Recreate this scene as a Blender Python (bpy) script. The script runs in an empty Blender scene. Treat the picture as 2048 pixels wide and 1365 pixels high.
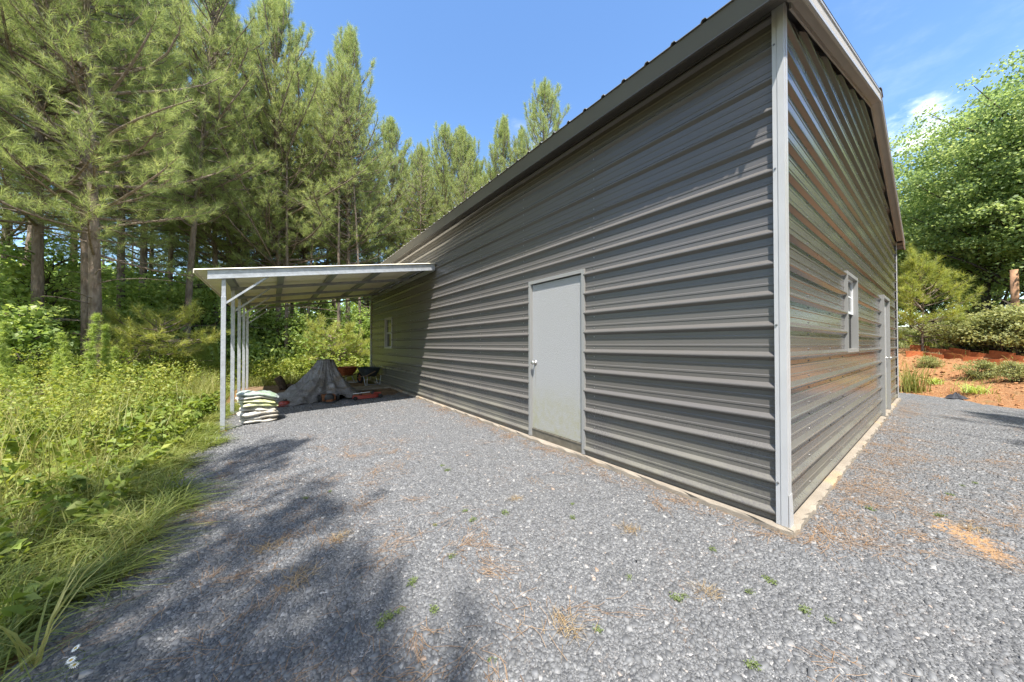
import bpy, math, random
import numpy as np
from mathutils import Vector, Matrix

S = bpy.context.scene
COL = S.collection
rng = np.random.default_rng(7)
random.seed(7)

# ------------------------------------------------------------------ camera
CAM = np.array([-2.9699, -0.6856, 1.2952])
CR = np.array([0.80241, -0.59677, -0.00065])
CU = np.array([-0.00578, -0.00886, 0.99994])
CF = np.array([0.59674, 0.80237, 0.01055])
FPX = 643.018
cd = bpy.data.cameras.new('camera')
cam = bpy.data.objects.new('camera', cd)
COL.objects.link(cam)
cd.sensor_width = 36.0
cd.lens = 36.0 * FPX / 2048.0
cd.clip_start = 0.05
cd.clip_end = 2000
M = Matrix(((CR[0], CU[0], -CF[0], CAM[0]), (CR[1], CU[1], -CF[1], CAM[1]), (CR[2], CU[2], -CF[2], CAM[2]), (0, 0, 0, 1)))
cam.matrix_world = M
S.camera = cam

# ------------------------------------------------------------------ light
SUN = Vector((0.30, 0.40, -1.0)).normalized()
sd = bpy.data.lights.new('sun', 'SUN')
sd.energy = 3.6
sd.angle = math.radians(0.53)
sd.color = (1.0, 0.95, 0.87)
so = bpy.data.objects.new('sun', sd)
COL.objects.link(so)
so.rotation_mode = 'QUATERNION'
so.rotation_quaternion = SUN.to_track_quat('-Z', 'Y')
so.location = (-5, -10, 30)

W = bpy.data.worlds.new('World')
S.world = W
W.use_nodes = True
nt = W.node_tree
bg = nt.nodes['Background']
sky = nt.nodes.new('ShaderNodeTexSky')
sky.sky_type = 'NISHITA'
sky.sun_disc = False
sky.sun_elevation = math.asin(-SUN.z)
sky.sun_rotation = math.atan2(-SUN.x, -SUN.y)
sky.altitude = 200
sky.air_density = 1.0
sky.dust_density = 0.4
sky.ozone_density = 2.2
# clouds: a small cumulus low above the trees and faint wisps, by direction
tc = nt.nodes.new('ShaderNodeTexCoord')
nz = nt.nodes.new('ShaderNodeTexNoise')
nz.inputs['Scale'].default_value = 9.0
nz.inputs['Detail'].default_value = 8
nz.inputs['Roughness'].default_value = 0.6
mp = nt.nodes.new('ShaderNodeMapping')
mp.inputs['Scale'].default_value = (1, 1, 2.4)
nt.links.new(tc.outputs['Generated'], mp.inputs['Vector'])
nt.links.new(mp.outputs['Vector'], nz.inputs['Vector'])


def wmath(op, a, b=None, c=None):
    n = nt.nodes.new('ShaderNodeMath')
    n.operation = op
    for i, v in enumerate((a, b, c)):
        if v is None:
            continue
        if isinstance(v, (int, float)):
            n.inputs[i].default_value = v
        else:
            nt.links.new(v, n.inputs[i])
    return n.outputs[0]


def cloudmask(d, near, far, lo, hi, amt):
    dn = nt.nodes.new('ShaderNodeVectorMath')
    dn.operation = 'DISTANCE'
    nt.links.new(tc.outputs['Generated'], dn.inputs[0])
    dn.inputs[1].default_value = d
    mr = nt.nodes.new('ShaderNodeMapRange')
    mr.interpolation_type = 'SMOOTHSTEP'
    for k, v in (('From Min', near), ('From Max', far), ('To Min', 1.0), ('To Max', 0.0)):
        mr.inputs[k].default_value = v
    nt.links.new(dn.outputs['Value'], mr.inputs['Value'])
    m2 = nt.nodes.new('ShaderNodeMapRange')
    m2.interpolation_type = 'SMOOTHSTEP'
    s = wmath('MULTIPLY', mr.outputs[0], nz.outputs['Fac'])
    for k, v in (('From Min', lo), ('From Max', hi), ('To Min', 0.0), ('To Max', amt)):
        m2.inputs[k].default_value = v
    nt.links.new(s, m2.inputs['Value'])
    return m2.outputs[0]


def pixdir(px, py):
    d = CF + CR * (px - 1024) / FPX - CU * (py - 682.5) / FPX
    return d / np.linalg.norm(d)


c1 = cloudmask(pixdir(1828, 262), 0.01, 0.12, 0.30, 0.56, 0.7)
c2 = cloudmask(pixdir(1960, 40), 0.05, 0.5, 0.40, 0.8, 0.07)
c3 = cloudmask(pixdir(1080, 350), 0.02, 0.35, 0.36, 0.8, 0.25)
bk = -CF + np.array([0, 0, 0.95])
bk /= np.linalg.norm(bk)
c_fill = cloudmask(tuple(bk), 0.75, 1.3, 0.32, 0.52, 0.48)   # unseen broken cumulus added behind the camera as neutral fill light
ct = wmath('MAXIMUM', wmath('MAXIMUM', wmath('MAXIMUM', c1, c2), c3), c_fill)
mixc = nt.nodes.new('ShaderNodeMix')
mixc.data_type = 'RGBA'
nt.links.new(ct, mixc.inputs['Factor'])
hs = nt.nodes.new('ShaderNodeHueSaturation')
hs.inputs['Saturation'].default_value = 1.12
nt.links.new(sky.outputs[0], hs.inputs['Color'])
nt.links.new(hs.outputs[0], mixc.inputs['A'])
mixc.inputs['B'].default_value = (7.2, 7.3, 7.5, 1)
nt.links.new(mixc.outputs['Result'], bg.inputs['Color'])
bg.inputs['Strength'].default_value = 0.116

S.view_settings.view_transform = 'Standard'
S.view_settings.look = 'None'
S.view_settings.exposure = 1.58
S.view_settings.gamma = 1.0
S.view_settings.use_curve_mapping = False
S.cycles.max_bounces = 8
S.cycles.diffuse_bounces = 4
S.cycles.glossy_bounces = 3
S.cycles.transparent_max_bounces = 8
S.cycles.caustics_reflective = False
S.cycles.caustics_refractive = False
S.cycles.use_denoising = True
S.cycles.denoising_input_passes = 'RGB_ALBEDO_NORMAL'
S.cycles.denoising_prefilter = 'NONE'


# ------------------------------------------------------------------ materials
def sh(nodes_tree):
    class B:
        pass
    b = B()
    b.t = nodes_tree

    def node(kind, **kw):
        n = b.t.nodes.new(kind)
        for k, v in kw.items():
            if k in ('op',):
                n.operation = v
            elif hasattr(n, k):
                setattr(n, k, v)
        return n
    b.node = node

    def link(a, c):
        b.t.links.new(a, c)
    b.link = link

    def math_(op, a, c=None, clamp=False):
        n = node('ShaderNodeMath')
        n.operation = op
        n.use_clamp = clamp
        for i, v in enumerate((a, c)):
            if v is None:
                continue
            if isinstance(v, (int, float)):
                n.inputs[i].default_value = v
            else:
                link(v, n.inputs[i])
        return n.outputs[0]
    b.math = math_

    def mix(f, a, c, blend='MIX'):
        n = node('ShaderNodeMix')
        n.data_type = 'RGBA'
        n.blend_type = blend
        for s, v in ((n.inputs['Factor'], f), (n.inputs['A'], a), (n.inputs['B'], c)):
            if isinstance(v, (int, float)):
                s.default_value = v
            elif isinstance(v, tuple):
                s.default_value = v if len(v) == 4 else v + (1,)
            else:
                link(v, s)
        return n.outputs['Result']
    b.mix = mix

    def noise(scale, detail=4, rough=0.55, vec=None, out='Fac'):
        n = node('ShaderNodeTexNoise')
        n.inputs['Scale'].default_value = scale
        n.inputs['Detail'].default_value = detail
        n.inputs['Roughness'].default_value = rough
        if vec is not None:
            link(vec, n.inputs['Vector'])
        return n.outputs[out]
    b.noise = noise

    def ramp(f, stops, interp='LINEAR'):
        n = node('ShaderNodeValToRGB')
        n.color_ramp.interpolation = interp
        el = n.color_ramp.elements
        while len(el) < len(stops):
            el.new(0.5)
        for e, (p, c) in zip(el, stops):
            e.position = p
            e.color = c if len(c) == 4 else c + (1,)
        link(f, n.inputs[0])
        return n.outputs[0]
    b.ramp = ramp

    def rng_(v, a, c, lo=0.0, hi=1.0, smooth=True):
        n = node('ShaderNodeMapRange')
        if smooth:
            n.interpolation_type = 'SMOOTHSTEP'
        n.inputs['From Min'].default_value = a
        n.inputs['From Max'].default_value = c
        n.inputs['To Min'].default_value = lo
        n.inputs['To Max'].default_value = hi
        link(v, n.inputs['Value'])
        return n.outputs[0]
    b.rng = rng_

    def bump(h, strength=0.5, dist=0.01):
        n = node('ShaderNodeBump')
        n.inputs['Strength'].default_value = strength
        n.inputs['Distance'].default_value = dist
        link(h, n.inputs['Height'])
        return n.outputs[0]
    b.bump = bump
    return b


def mat(name, color=(0.5, 0.5, 0.5), rough=0.5, metallic=0.0, spec=0.5, noise=0.0, nscale=8.0, bump=0.0, bscale=40.0):
    m = bpy.data.materials.new(name)
    m.use_nodes = True
    p = m.node_tree.nodes['Principled BSDF']
    p.inputs['Base Color'].default_value = tuple(color) + (1,)
    p.inputs['Roughness'].default_value = rough
    p.inputs['Metallic'].default_value = metallic
    p.inputs['Specular IOR Level'].default_value = spec
    b = sh(m.node_tree)
    tcn = b.node('ShaderNodeTexCoord')
    if noise:
        f = b.noise(nscale, 6, 0.6, tcn.outputs['Object'])
        f = b.rng(f, 0.3, 0.7, 1 - noise, 1 + noise)
        mm = b.node('ShaderNodeVectorMath')
        mm.operation = 'SCALE'
        mm.inputs[0].default_value = color
        b.link(f, mm.inputs['Scale'])
        b.link(mm.outputs[0], p.inputs['Base Color'])
    if bump:
        h = b.noise(bscale, 4, 0.6, tcn.outputs['Object'])
        b.link(b.bump(h, bump, 0.01), p.inputs['Normal'])
    return m


def mat_nodes(name):
    m = bpy.data.materials.new(name)
    m.use_nodes = True
    p = m.node_tree.nodes['Principled BSDF']
    b = sh(m.node_tree)
    t = b.node('ShaderNodeTexCoord')
    return m, p, b, t.outputs['Object']

# ---- painted ribbed steel of the walls
def wall_metal(name, r0, spec):
    m, p, b, o = mat_nodes(name)
    n1 = b.noise(1.3, 5, 0.6, o)
    n2 = b.noise(60, 3, 0.6, o)
    base = b.mix(b.rng(n1, 0.2, 0.8), (0.118, 0.110, 0.104), (0.124, 0.116, 0.110))
    # splashed dust and algae film near the slab
    sp = b.node('ShaderNodeSeparateXYZ')
    b.link(o, sp.inputs[0])
    low = b.rng(sp.outputs['Z'], 0.75, 0.0)
    dirt = b.math('MULTIPLY', low, b.rng(b.math('ADD', b.math('MULTIPLY', n1, 0.7), b.math('MULTIPLY', n2, 0.45)), 0.42, 0.72))
    base = b.mix(b.math('MULTIPLY', dirt, 0.55), base, (0.21, 0.20, 0.15))
    b.link(base, p.inputs['Base Color'])
    r = b.math('ADD', b.rng(n1, 0.2, 0.8, r0, r0 + 0.015), b.math('MULTIPLY', dirt, 0.25))
    b.link(r, p.inputs['Roughness'])
    p.inputs['Specular IOR Level'].default_value = spec
    # slight oil-canning of the sheet
    w = b.noise(2.2, 2, 0.5, o)
    b.link(b.bump(w, 0.05, 0.02), p.inputs['Normal'])
    return m


M_WALL = wall_metal('charcoal_steel', 0.24, 0.42)
M_WALL_G = wall_metal('glossy_charcoal_steel', 0.18, 0.6)
M_SCREW = mat('screw_steel', (0.24, 0.235, 0.23), 0.35, 0.6)
M_TRIM = mat('pale_grey_trim', (0.46, 0.46, 0.465), 0.36, 0.0, 0.5, 0.05, 3)
M_FRAME = mat('door_frame_steel', (0.27, 0.268, 0.26), 0.4)
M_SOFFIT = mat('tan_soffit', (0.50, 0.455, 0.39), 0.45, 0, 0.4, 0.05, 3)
M_VINYL_SHADED = mat('shaded_white_vinyl', (0.40, 0.40, 0.39), 0.4)  # white vinyl of the long-wall window, its shade put into a greyer colour
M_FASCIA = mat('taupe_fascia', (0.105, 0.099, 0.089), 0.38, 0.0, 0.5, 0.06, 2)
M_ROOF = mat('roof_steel', (0.22, 0.21, 0.195), 0.35, 0.0, 0.5, 0.06, 2)
M_RAFTER = mat('shaded_galvanised_steel', (0.26, 0.275, 0.29), 0.5, 0.3, 0.5, 0.14, 14)  # darker copy of the galvanised steel, shade under the roof painted in
M_GALV = mat('galvanised_steel', (0.43, 0.45, 0.48), 0.42, 0.35, 0.5, 0.14, 14)
M_SHEET = mat('cream_roof_sheet', (0.88, 0.82, 0.67), 0.42, 0.0, 0.5, 0.05, 3)
M_RUST = mat('rust', (0.22, 0.10, 0.05), 0.85, 0, 0.2, 0.4, 30)
M_WHITE = mat('white_vinyl', (0.78, 0.79, 0.80), 0.35)
M_GLASS = mat('dark_glass', (0.02, 0.022, 0.024), 0.04, 0.0, 0.6)
M_BLACK = mat('black_plastic', (0.02, 0.02, 0.021), 0.45)
M_KNOB = mat('satin_nickel', (0.55, 0.54, 0.52), 0.3, 0.8)
M_RED = mat('red_paint', (0.27, 0.04, 0.03), 0.4, 0, 0.5, 0.2, 20)
M_WOOD = mat('weathered_board', (0.30, 0.27, 0.22), 0.8, 0, 0.3, 0.25, 12)
M_POLE = mat('brown_post_wood', (0.33, 0.19, 0.11), 0.85, 0, 0.25, 0.3, 6, 0.5, 30)
M_LOG = mat('dark_log_bark', (0.075, 0.055, 0.04), 0.9, 0, 0.2, 0.4, 14, 0.8, 30)
M_CUT = mat('cut_wood', (0.28, 0.19, 0.11), 0.8, 0, 0.2, 0.2, 20)
M_TERRA = mat('terracotta_edging', (0.36, 0.105, 0.035), 0.75, 0, 0.3, 0.2, 7, 0.4, 40)
M_TUB = mat('black_green_tub', (0.035, 0.045, 0.05), 0.5, 0, 0.5, 0.2, 10)
M_ORANGE = mat('rusty_orange_steel', (0.34, 0.10, 0.04), 0.6, 0, 0.4, 0.35, 18)
M_HANDLE = mat('handle_wood', (0.20, 0.13, 0.075), 0.75, 0, 0.3, 0.2, 20)
M_TYRE = mat('tyre_rubber', (0.02, 0.02, 0.02), 0.85)


def door_mat():
    m, p, b, o = mat_nodes('stucco_door_skin')
    sp = b.node('ShaderNodeSeparateXYZ')
    b.link(o, sp.inputs[0])
    n = b.noise(7, 5, 0.65, o)
    n2 = b.noise(90, 3, 0.6, o)
    low = b.rng(sp.outputs['Z'], 0.95, 0.25)
    al = b.math('MULTIPLY', low, b.rng(b.math('ADD', b.math('MULTIPLY', n, 0.75), b.math('MULTIPLY', n2, 0.3)), 0.34, 0.66))
    base = b.mix(b.math('MULTIPLY', al, 0.75), (0.345, 0.345, 0.347), (0.30, 0.29, 0.18))
    b.link(base, p.inputs['Base Color'])
    p.inputs['Roughness'].default_value = 0.55
    b.link(b.bump(n2, 0.55, 0.006), p.inputs['Normal'])
    return m


M_DOOR = door_mat()


def concrete():
    m, p, b, o = mat_nodes('concrete_slab')
    n = b.noise(3, 7, 0.65, o)
    n2 = b.noise(120, 3, 0.7, o)
    c = b.mix(b.rng(n, 0.3, 0.7), (0.235, 0.20, 0.16), (0.32, 0.275, 0.22))
    c = b.mix(b.rng(n2, 0.55, 0.75, 0, 0.5), c, (0.25, 0.2, 0.15))
    n3 = b.noise(1.1, 3, 0.5, o)
    c = b.mix(b.rng(n3, 0.55, 0.7, 0, 0.6), c, (0.56, 0.34, 0.15))
    b.link(c, p.inputs['Base Color'])
    p.inputs['Roughness'].default_value = 0.9
    b.link(b.bump(n2, 0.6, 0.01), p.inputs['Normal'])
    return m


M_CONC = concrete()


def gravel_mat():
    m, p, b, o = mat_nodes('slate_gravel')

    def vor(scale):
        v = b.node('ShaderNodeTexVoronoi')
        v.inputs['Scale'].default_value = scale
        mp_ = b.node('ShaderNodeMapping')
        mp_.inputs['Scale'].default_value = (1.0, 1.35, 1.0)
        mp_.inputs['Rotation'].default_value = (0, 0, 0.5)
        wn = b.noise(scale * 0.8, 2, 0.5, o, 'Color')
        add = b.node('ShaderNodeVectorMath')
        add.operation = 'MULTIPLY_ADD'
        b.link(wn, add.inputs[0])
        add.inputs[1].default_value = (0.6 / scale,) * 3
        b.link(o, add.inputs[2])
        b.link(add.outputs[0], mp_.inputs['Vector'])
        b.link(mp_.outputs[0], v.inputs['Vector'])
        s = b.node('ShaderNodeSeparateColor')
        b.link(v.outputs['Color'], s.inputs[0])
        return v, s
    v1, s1 = vor(52)
    v2, s2 = vor(120)
    v3, s3 = vor(21)
    stops = [(0.0, (0.060, 0.062, 0.068)), (0.28, (0.10, 0.102, 0.105)), (0.62, (0.145, 0.147, 0.151)),
             (0.92, (0.22, 0.222, 0.225)), (1.0, (0.40, 0.39, 0.38))]
    c1 = b.ramp(s1.outputs[0], stops)
    c2 = b.ramp(s2.outputs[0], stops)
    c3 = b.ramp(s3.outputs[0], stops)
    n = b.noise(5.0, 4, 0.6, o)
    c = b.mix(b.rng(s1.outputs[1], 0.35, 0.65), c1, c2)
    c = b.mix(b.rng(s3.outputs[1], 0.93, 0.95), c, c3)
    # brown fines and needle dust in loose patches
    n2 = b.noise(1.7, 6, 0.7, o)
    n4 = b.noise(34, 3, 0.7, o)
    dust = b.math('MULTIPLY', b.rng(n2, 0.50, 0.74), b.rng(n4, 0.42, 0.62))
    c = b.mix(b.math('MULTIPLY', dust, 0.6), c, (0.30, 0.195, 0.12))
    # orange clay showing through in one worn patch beside the corner
    loc = b.node('ShaderNodeVectorMath')
    loc.operation = 'MULTIPLY_ADD'
    b.link(b.noise(6, 5, 0.7, o, 'Color'), loc.inputs[0])
    loc.inputs[1].default_value = (0.5, 0.5, 0)
    b.link(o, loc.inputs[2])
    d = b.node('ShaderNodeMapping')
    d.vector_type = 'TEXTURE'
    d.inputs['Location'].default_value = (0.93 + 0.25, -0.78 + 0.25, 0)
    d.inputs['Rotation'].default_value = (0, 0, 0.45)
    d.inputs['Scale'].default_value = (0.30, 0.13, 10)
    b.link(loc.outputs[0], d.inputs['Vector'])
    ln = b.node('ShaderNodeVectorMath')
    ln.operation = 'LENGTH'
    b.link(d.outputs[0], ln.inputs[0])
    clay = b.math('MULTIPLY', b.rng(ln.outputs['Value'], 1.3, 0.35), b.rng(n4, 0.30, 0.58))
    c = b.mix(clay, c, b.mix(n4, (0.34, 0.18, 0.075), (0.44, 0.27, 0.13)))
    b.link(c, p.inputs['Base Color'])
    p.inputs['Roughness'].default_value = 0.75
    p.inputs['Specular IOR Level'].default_value = 0.35
    h = b.math('ADD', b.math('MULTIPLY', v1.outputs['Distance'], -1.0), b.math('MULTIPLY', v3.outputs['Distance'], -1.0))
    h = b.math('ADD', h, b.math('MULTIPLY', v2.outputs['Distance'], -0.5))
    h = b.math('ADD', h, b.math('MULTIPLY', s1.outputs[2], 0.7))
    b.link(b.bump(h, 0.75, 0.012), p.inputs['Normal'])
    return m


M_GRAVEL = gravel_mat()


def stone_mat():
    m, p, b, o = mat_nodes('loose_slate_stone')
    g = b.node('ShaderNodeNewGeometry')
    c = b.ramp(g.outputs['Random Per Island'], [(0.0, (0.075, 0.076, 0.078)), (0.4, (0.118, 0.119, 0.122)), (0.8, (0.155, 0.157, 0.161)),
                                                 (0.965, (0.21, 0.21, 0.21)), (0.993, (0.34, 0.33, 0.32)), (1.0, (0.33, 0.23, 0.16))])
    n = b.noise(90, 3, 0.6, o)
    c = b.mix(b.rng(n, 0.3, 0.7, 0, 0.35), c, (0.13, 0.135, 0.145))
    b.link(c, p.inputs['Base Color'])
    p.inputs['Roughness'].default_value = 0.62
    p.inputs['Specular IOR Level'].default_value = 0.4
    return m


M_STONE = stone_mat()


def ground_mat():
    m, p, b, o = mat_nodes('clay_and_turf_soil')
    a = b.node('ShaderNodeAttribute')
    a.attribute_name = 'clay'
    n = b.noise(2.2, 7, 0.65, o)
    n2 = b.noise(14, 6, 0.7, o)
    n3 = b.noise(70, 3, 0.7, o)
    turf = b.mix(b.rng(n, 0.35, 0.65), (0.105, 0.115, 0.035), (0.21, 0.18, 0.075))
    turf = b.mix(b.rng(n2, 0.55, 0.75, 0, 0.6), turf, (0.20, 0.105, 0.05))
    clay = b.mix(b.rng(n2, 0.3, 0.7), (0.34, 0.15, 0.065), (0.47, 0.265, 0.135))
    clay = b.mix(b.rng(n3, 0.56, 0.72, 0, 0.6), clay, (0.26, 0.12, 0.05))
    clay = b.mix(b.rng(n, 0.56, 0.72, 0, 0.75), clay, (0.27, 0.21, 0.10))
    f = b.rng(b.math('ADD', a.outputs['Fac'], b.math('MULTIPLY', b.math('SUBTRACT', n2, 0.5), 0.5)), 0.4, 0.6)
    b.link(b.mix(f, turf, clay), p.inputs['Base Color'])
    p.inputs['Roughness'].default_value = 0.95
    p.inputs['Specular IOR Level'].default_value = 0.15
    hh = b.math('ADD', n2, b.math('MULTIPLY', n3, 0.5))
    b.link(b.bump(hh, 0.9, 0.08), p.inputs['Normal'])
    return m


M_GROUND = ground_mat()
M_DIRT = mat('brown_packed_dirt', (0.20, 0.135, 0.085), 0.95, 0, 0.15, 0.35, 6, 0.7, 50)


def leaf_mat(name, dark, mid, light, trans=0.35, rough=0.5, spec=0.35):
    m, p, b, o = mat_nodes(name)
    a = b.node('ShaderNodeAttribute')
    a.attribute_name = 'tint'
    g = b.node('ShaderNodeNewGeometry')
    f = b.math('ADD', b.math('MULTIPLY', a.outputs['Fac'], 0.68), b.math('MULTIPLY', g.outputs['Random Per Island'], 0.32))
    c = b.ramp(f, [(0.05, dark), (0.5, mid), (0.95, light)])
    b.link(c, p.inputs['Base Color'])
    p.inputs['Roughness'].default_value = rough
    p.inputs['Specular IOR Level'].default_value = spec
    tr = b.node('ShaderNodeBsdfTranslucent')
    hsv = b.node('ShaderNodeHueSaturation')
    hsv.inputs['Hue'].default_value = 0.485
    hsv.inputs['Saturation'].default_value = 1.15
    hsv.inputs['Value'].default_value = 1.2
    b.link(c, hsv.inputs['Color'])
    b.link(hsv.outputs[0], tr.inputs['Color'])
    mx = b.node('ShaderNodeMixShader')
    mx.inputs[0].default_value = trans
    b.link(p.outputs[0], mx.inputs[1])
    b.link(tr.outputs[0], mx.inputs[2])
    b.link(mx.outputs[0], b.t.nodes['Material Output'].inputs['Surface'])
    return m


M_NEEDLE = leaf_mat('pine_needles', (0.18, 0.24, 0.09), (0.35, 0.425, 0.165), (0.54, 0.57, 0.24), 0.54, 0.45, 0.4)
M_NEEDLE_Y = leaf_mat('young_pine_needles', (0.22, 0.28, 0.07), (0.38, 0.43, 0.11), (0.54, 0.54, 0.18), 0.48, 0.45, 0.4)
M_MAPLE = leaf_mat('broad_leaves', (0.15, 0.23, 0.08), (0.30, 0.40, 0.15), (0.50, 0.57, 0.24), 0.56, 0.42, 0.45)
M_UNDER = leaf_mat('understory_leaves', (0.15, 0.24, 0.07), (0.30, 0.41, 0.12), (0.50, 0.57, 0.19), 0.56, 0.45, 0.4)
M_GRASS = leaf_mat('grass_blades', (0.11, 0.16, 0.035), (0.23, 0.275, 0.065), (0.44, 0.40, 0.15), 0.38, 0.45, 0.35)
M_WEED = leaf_mat('weed_leaves', (0.10, 0.17, 0.035), (0.24, 0.31, 0.065), (0.46, 0.46, 0.12), 0.4, 0.5, 0.35)
M_FENNEL = leaf_mat('fennel_fronds', (0.26, 0.36, 0.09), (0.40, 0.50, 0.14), (0.56, 0.62, 0.22), 0.5, 0.5, 0.3)
M_DRY = leaf_mat('dry_straw', (0.20, 0.12, 0.06), (0.30, 0.21, 0.11), (0.46, 0.37, 0.22), 0.2, 0.6, 0.3)
M_LITTER = leaf_mat('fallen_needles', (0.20, 0.115, 0.06), (0.31, 0.19, 0.10), (0.44, 0.31, 0.19), 0.1, 0.6, 0.3)
M_SCRUB = leaf_mat('bank_shrub_leaves', (0.18, 0.22, 0.09), (0.34, 0.37, 0.15), (0.52, 0.51, 0.22), 0.45, 0.5, 0.35)
M_CRUMB = leaf_mat('gravel_weed_leaves', (0.10, 0.14, 0.05), (0.19, 0.24, 0.09), (0.30, 0.34, 0.15), 0.25, 0.6, 0.2)
M_CLOD = mat('clay_clod', (0.41, 0.21, 0.10), 0.95, 0, 0.15, 0.35, 12)
M_PETAL = mat('daisy_petal', (0.8, 0.8, 0.76), 0.6)
M_YOLK = mat('daisy_centre', (0.6, 0.40, 0.05), 0.7)


def bark_mat(name, a_, c_, sc=9.0):
    m, p, b, o = mat_nodes(name)
    mp_ = b.node('ShaderNodeMapping')
    mp_.inputs['Scale'].default_value = (1, 1, 0.28)
    b.link(o, mp_.inputs['Vector'])
    v = b.node('ShaderNodeTexVoronoi')
    v.inputs['Scale'].default_value = sc * 2.2
    b.link(mp_.outputs[0], v.inputs['Vector'])
    n = b.noise(sc, 6, 0.7, mp_.outputs[0])
    c = b.mix(b.rng(n, 0.3, 0.7), a_, c_)
    b.link(c, p.inputs['Base Color'])
    p.inputs['Roughness'].default_value = 0.9
    p.inputs['Specular IOR Level'].default_value = 0.2
    h = b.math('ADD', n, b.math('MULTIPLY', v.outputs['Distance'], 0.8))
    b.link(b.bump(h, 0.9, 0.03), p.inputs['Normal'])
    return m


M_BARK = bark_mat('pine_bark', (0.13, 0.095, 0.07), (0.27, 0.22, 0.18))
M_BARK_D = bark_mat('dark_wet_bark', (0.045, 0.036, 0.028), (0.10, 0.085, 0.07))
M_TWIG = mat('bare_twig', (0.24, 0.19, 0.14), 0.85, 0, 0.2, 0.3, 20)


def tarp_mat():
    m, p, b, o = mat_nodes('grey_tarpaulin')
    n = b.noise(2.6, 6, 0.7, o)
    n2 = b.noise(9, 5, 0.65, o)
    c = b.mix(b.rng(n2, 0.35, 0.7), (0.12, 0.116, 0.118), (0.22, 0.214, 0.218))
    c = b.mix(b.rng(n, 0.52, 0.66, 0, 0.8), c, (0.17, 0.135, 0.10))
    b.link(c, p.inputs['Base Color'])
    p.inputs['Roughness'].default_value = 0.38
    b.link(b.bump(b.math('ABSOLUTE', b.math('SUBTRACT', b.noise(7, 3, 0.5, o), 0.5)), 0.7, 0.06), p.inputs['Normal'])
    return m


M_TARP = tarp_mat()


def sack_mat(name, base, stain):
    m, p, b, o = mat_nodes(name)
    n = b.noise(6, 5, 0.65, o)
    c = b.mix(b.rng(n, 0.45, 0.65, 0, 0.8), base, stain)
    b.link(c, p.inputs['Base Color'])
    p.inputs['Roughness'].default_value = 0.42
    b.link(b.bump(b.noise(24, 4, 0.6, o), 0.5, 0.02), p.inputs['Normal'])
    return m


M_SACK_W = sack_mat('white_sack', (0.50, 0.475, 0.43), (0.40, 0.355, 0.28))
M_SACK_G = sack_mat('green_yellow_sack', (0.47, 0.48, 0.31), (0.37, 0.40, 0.11))
M_SACK_T = sack_mat('grey_green_sack', (0.33, 0.38, 0.36), (0.22, 0.32, 0.18))


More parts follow.
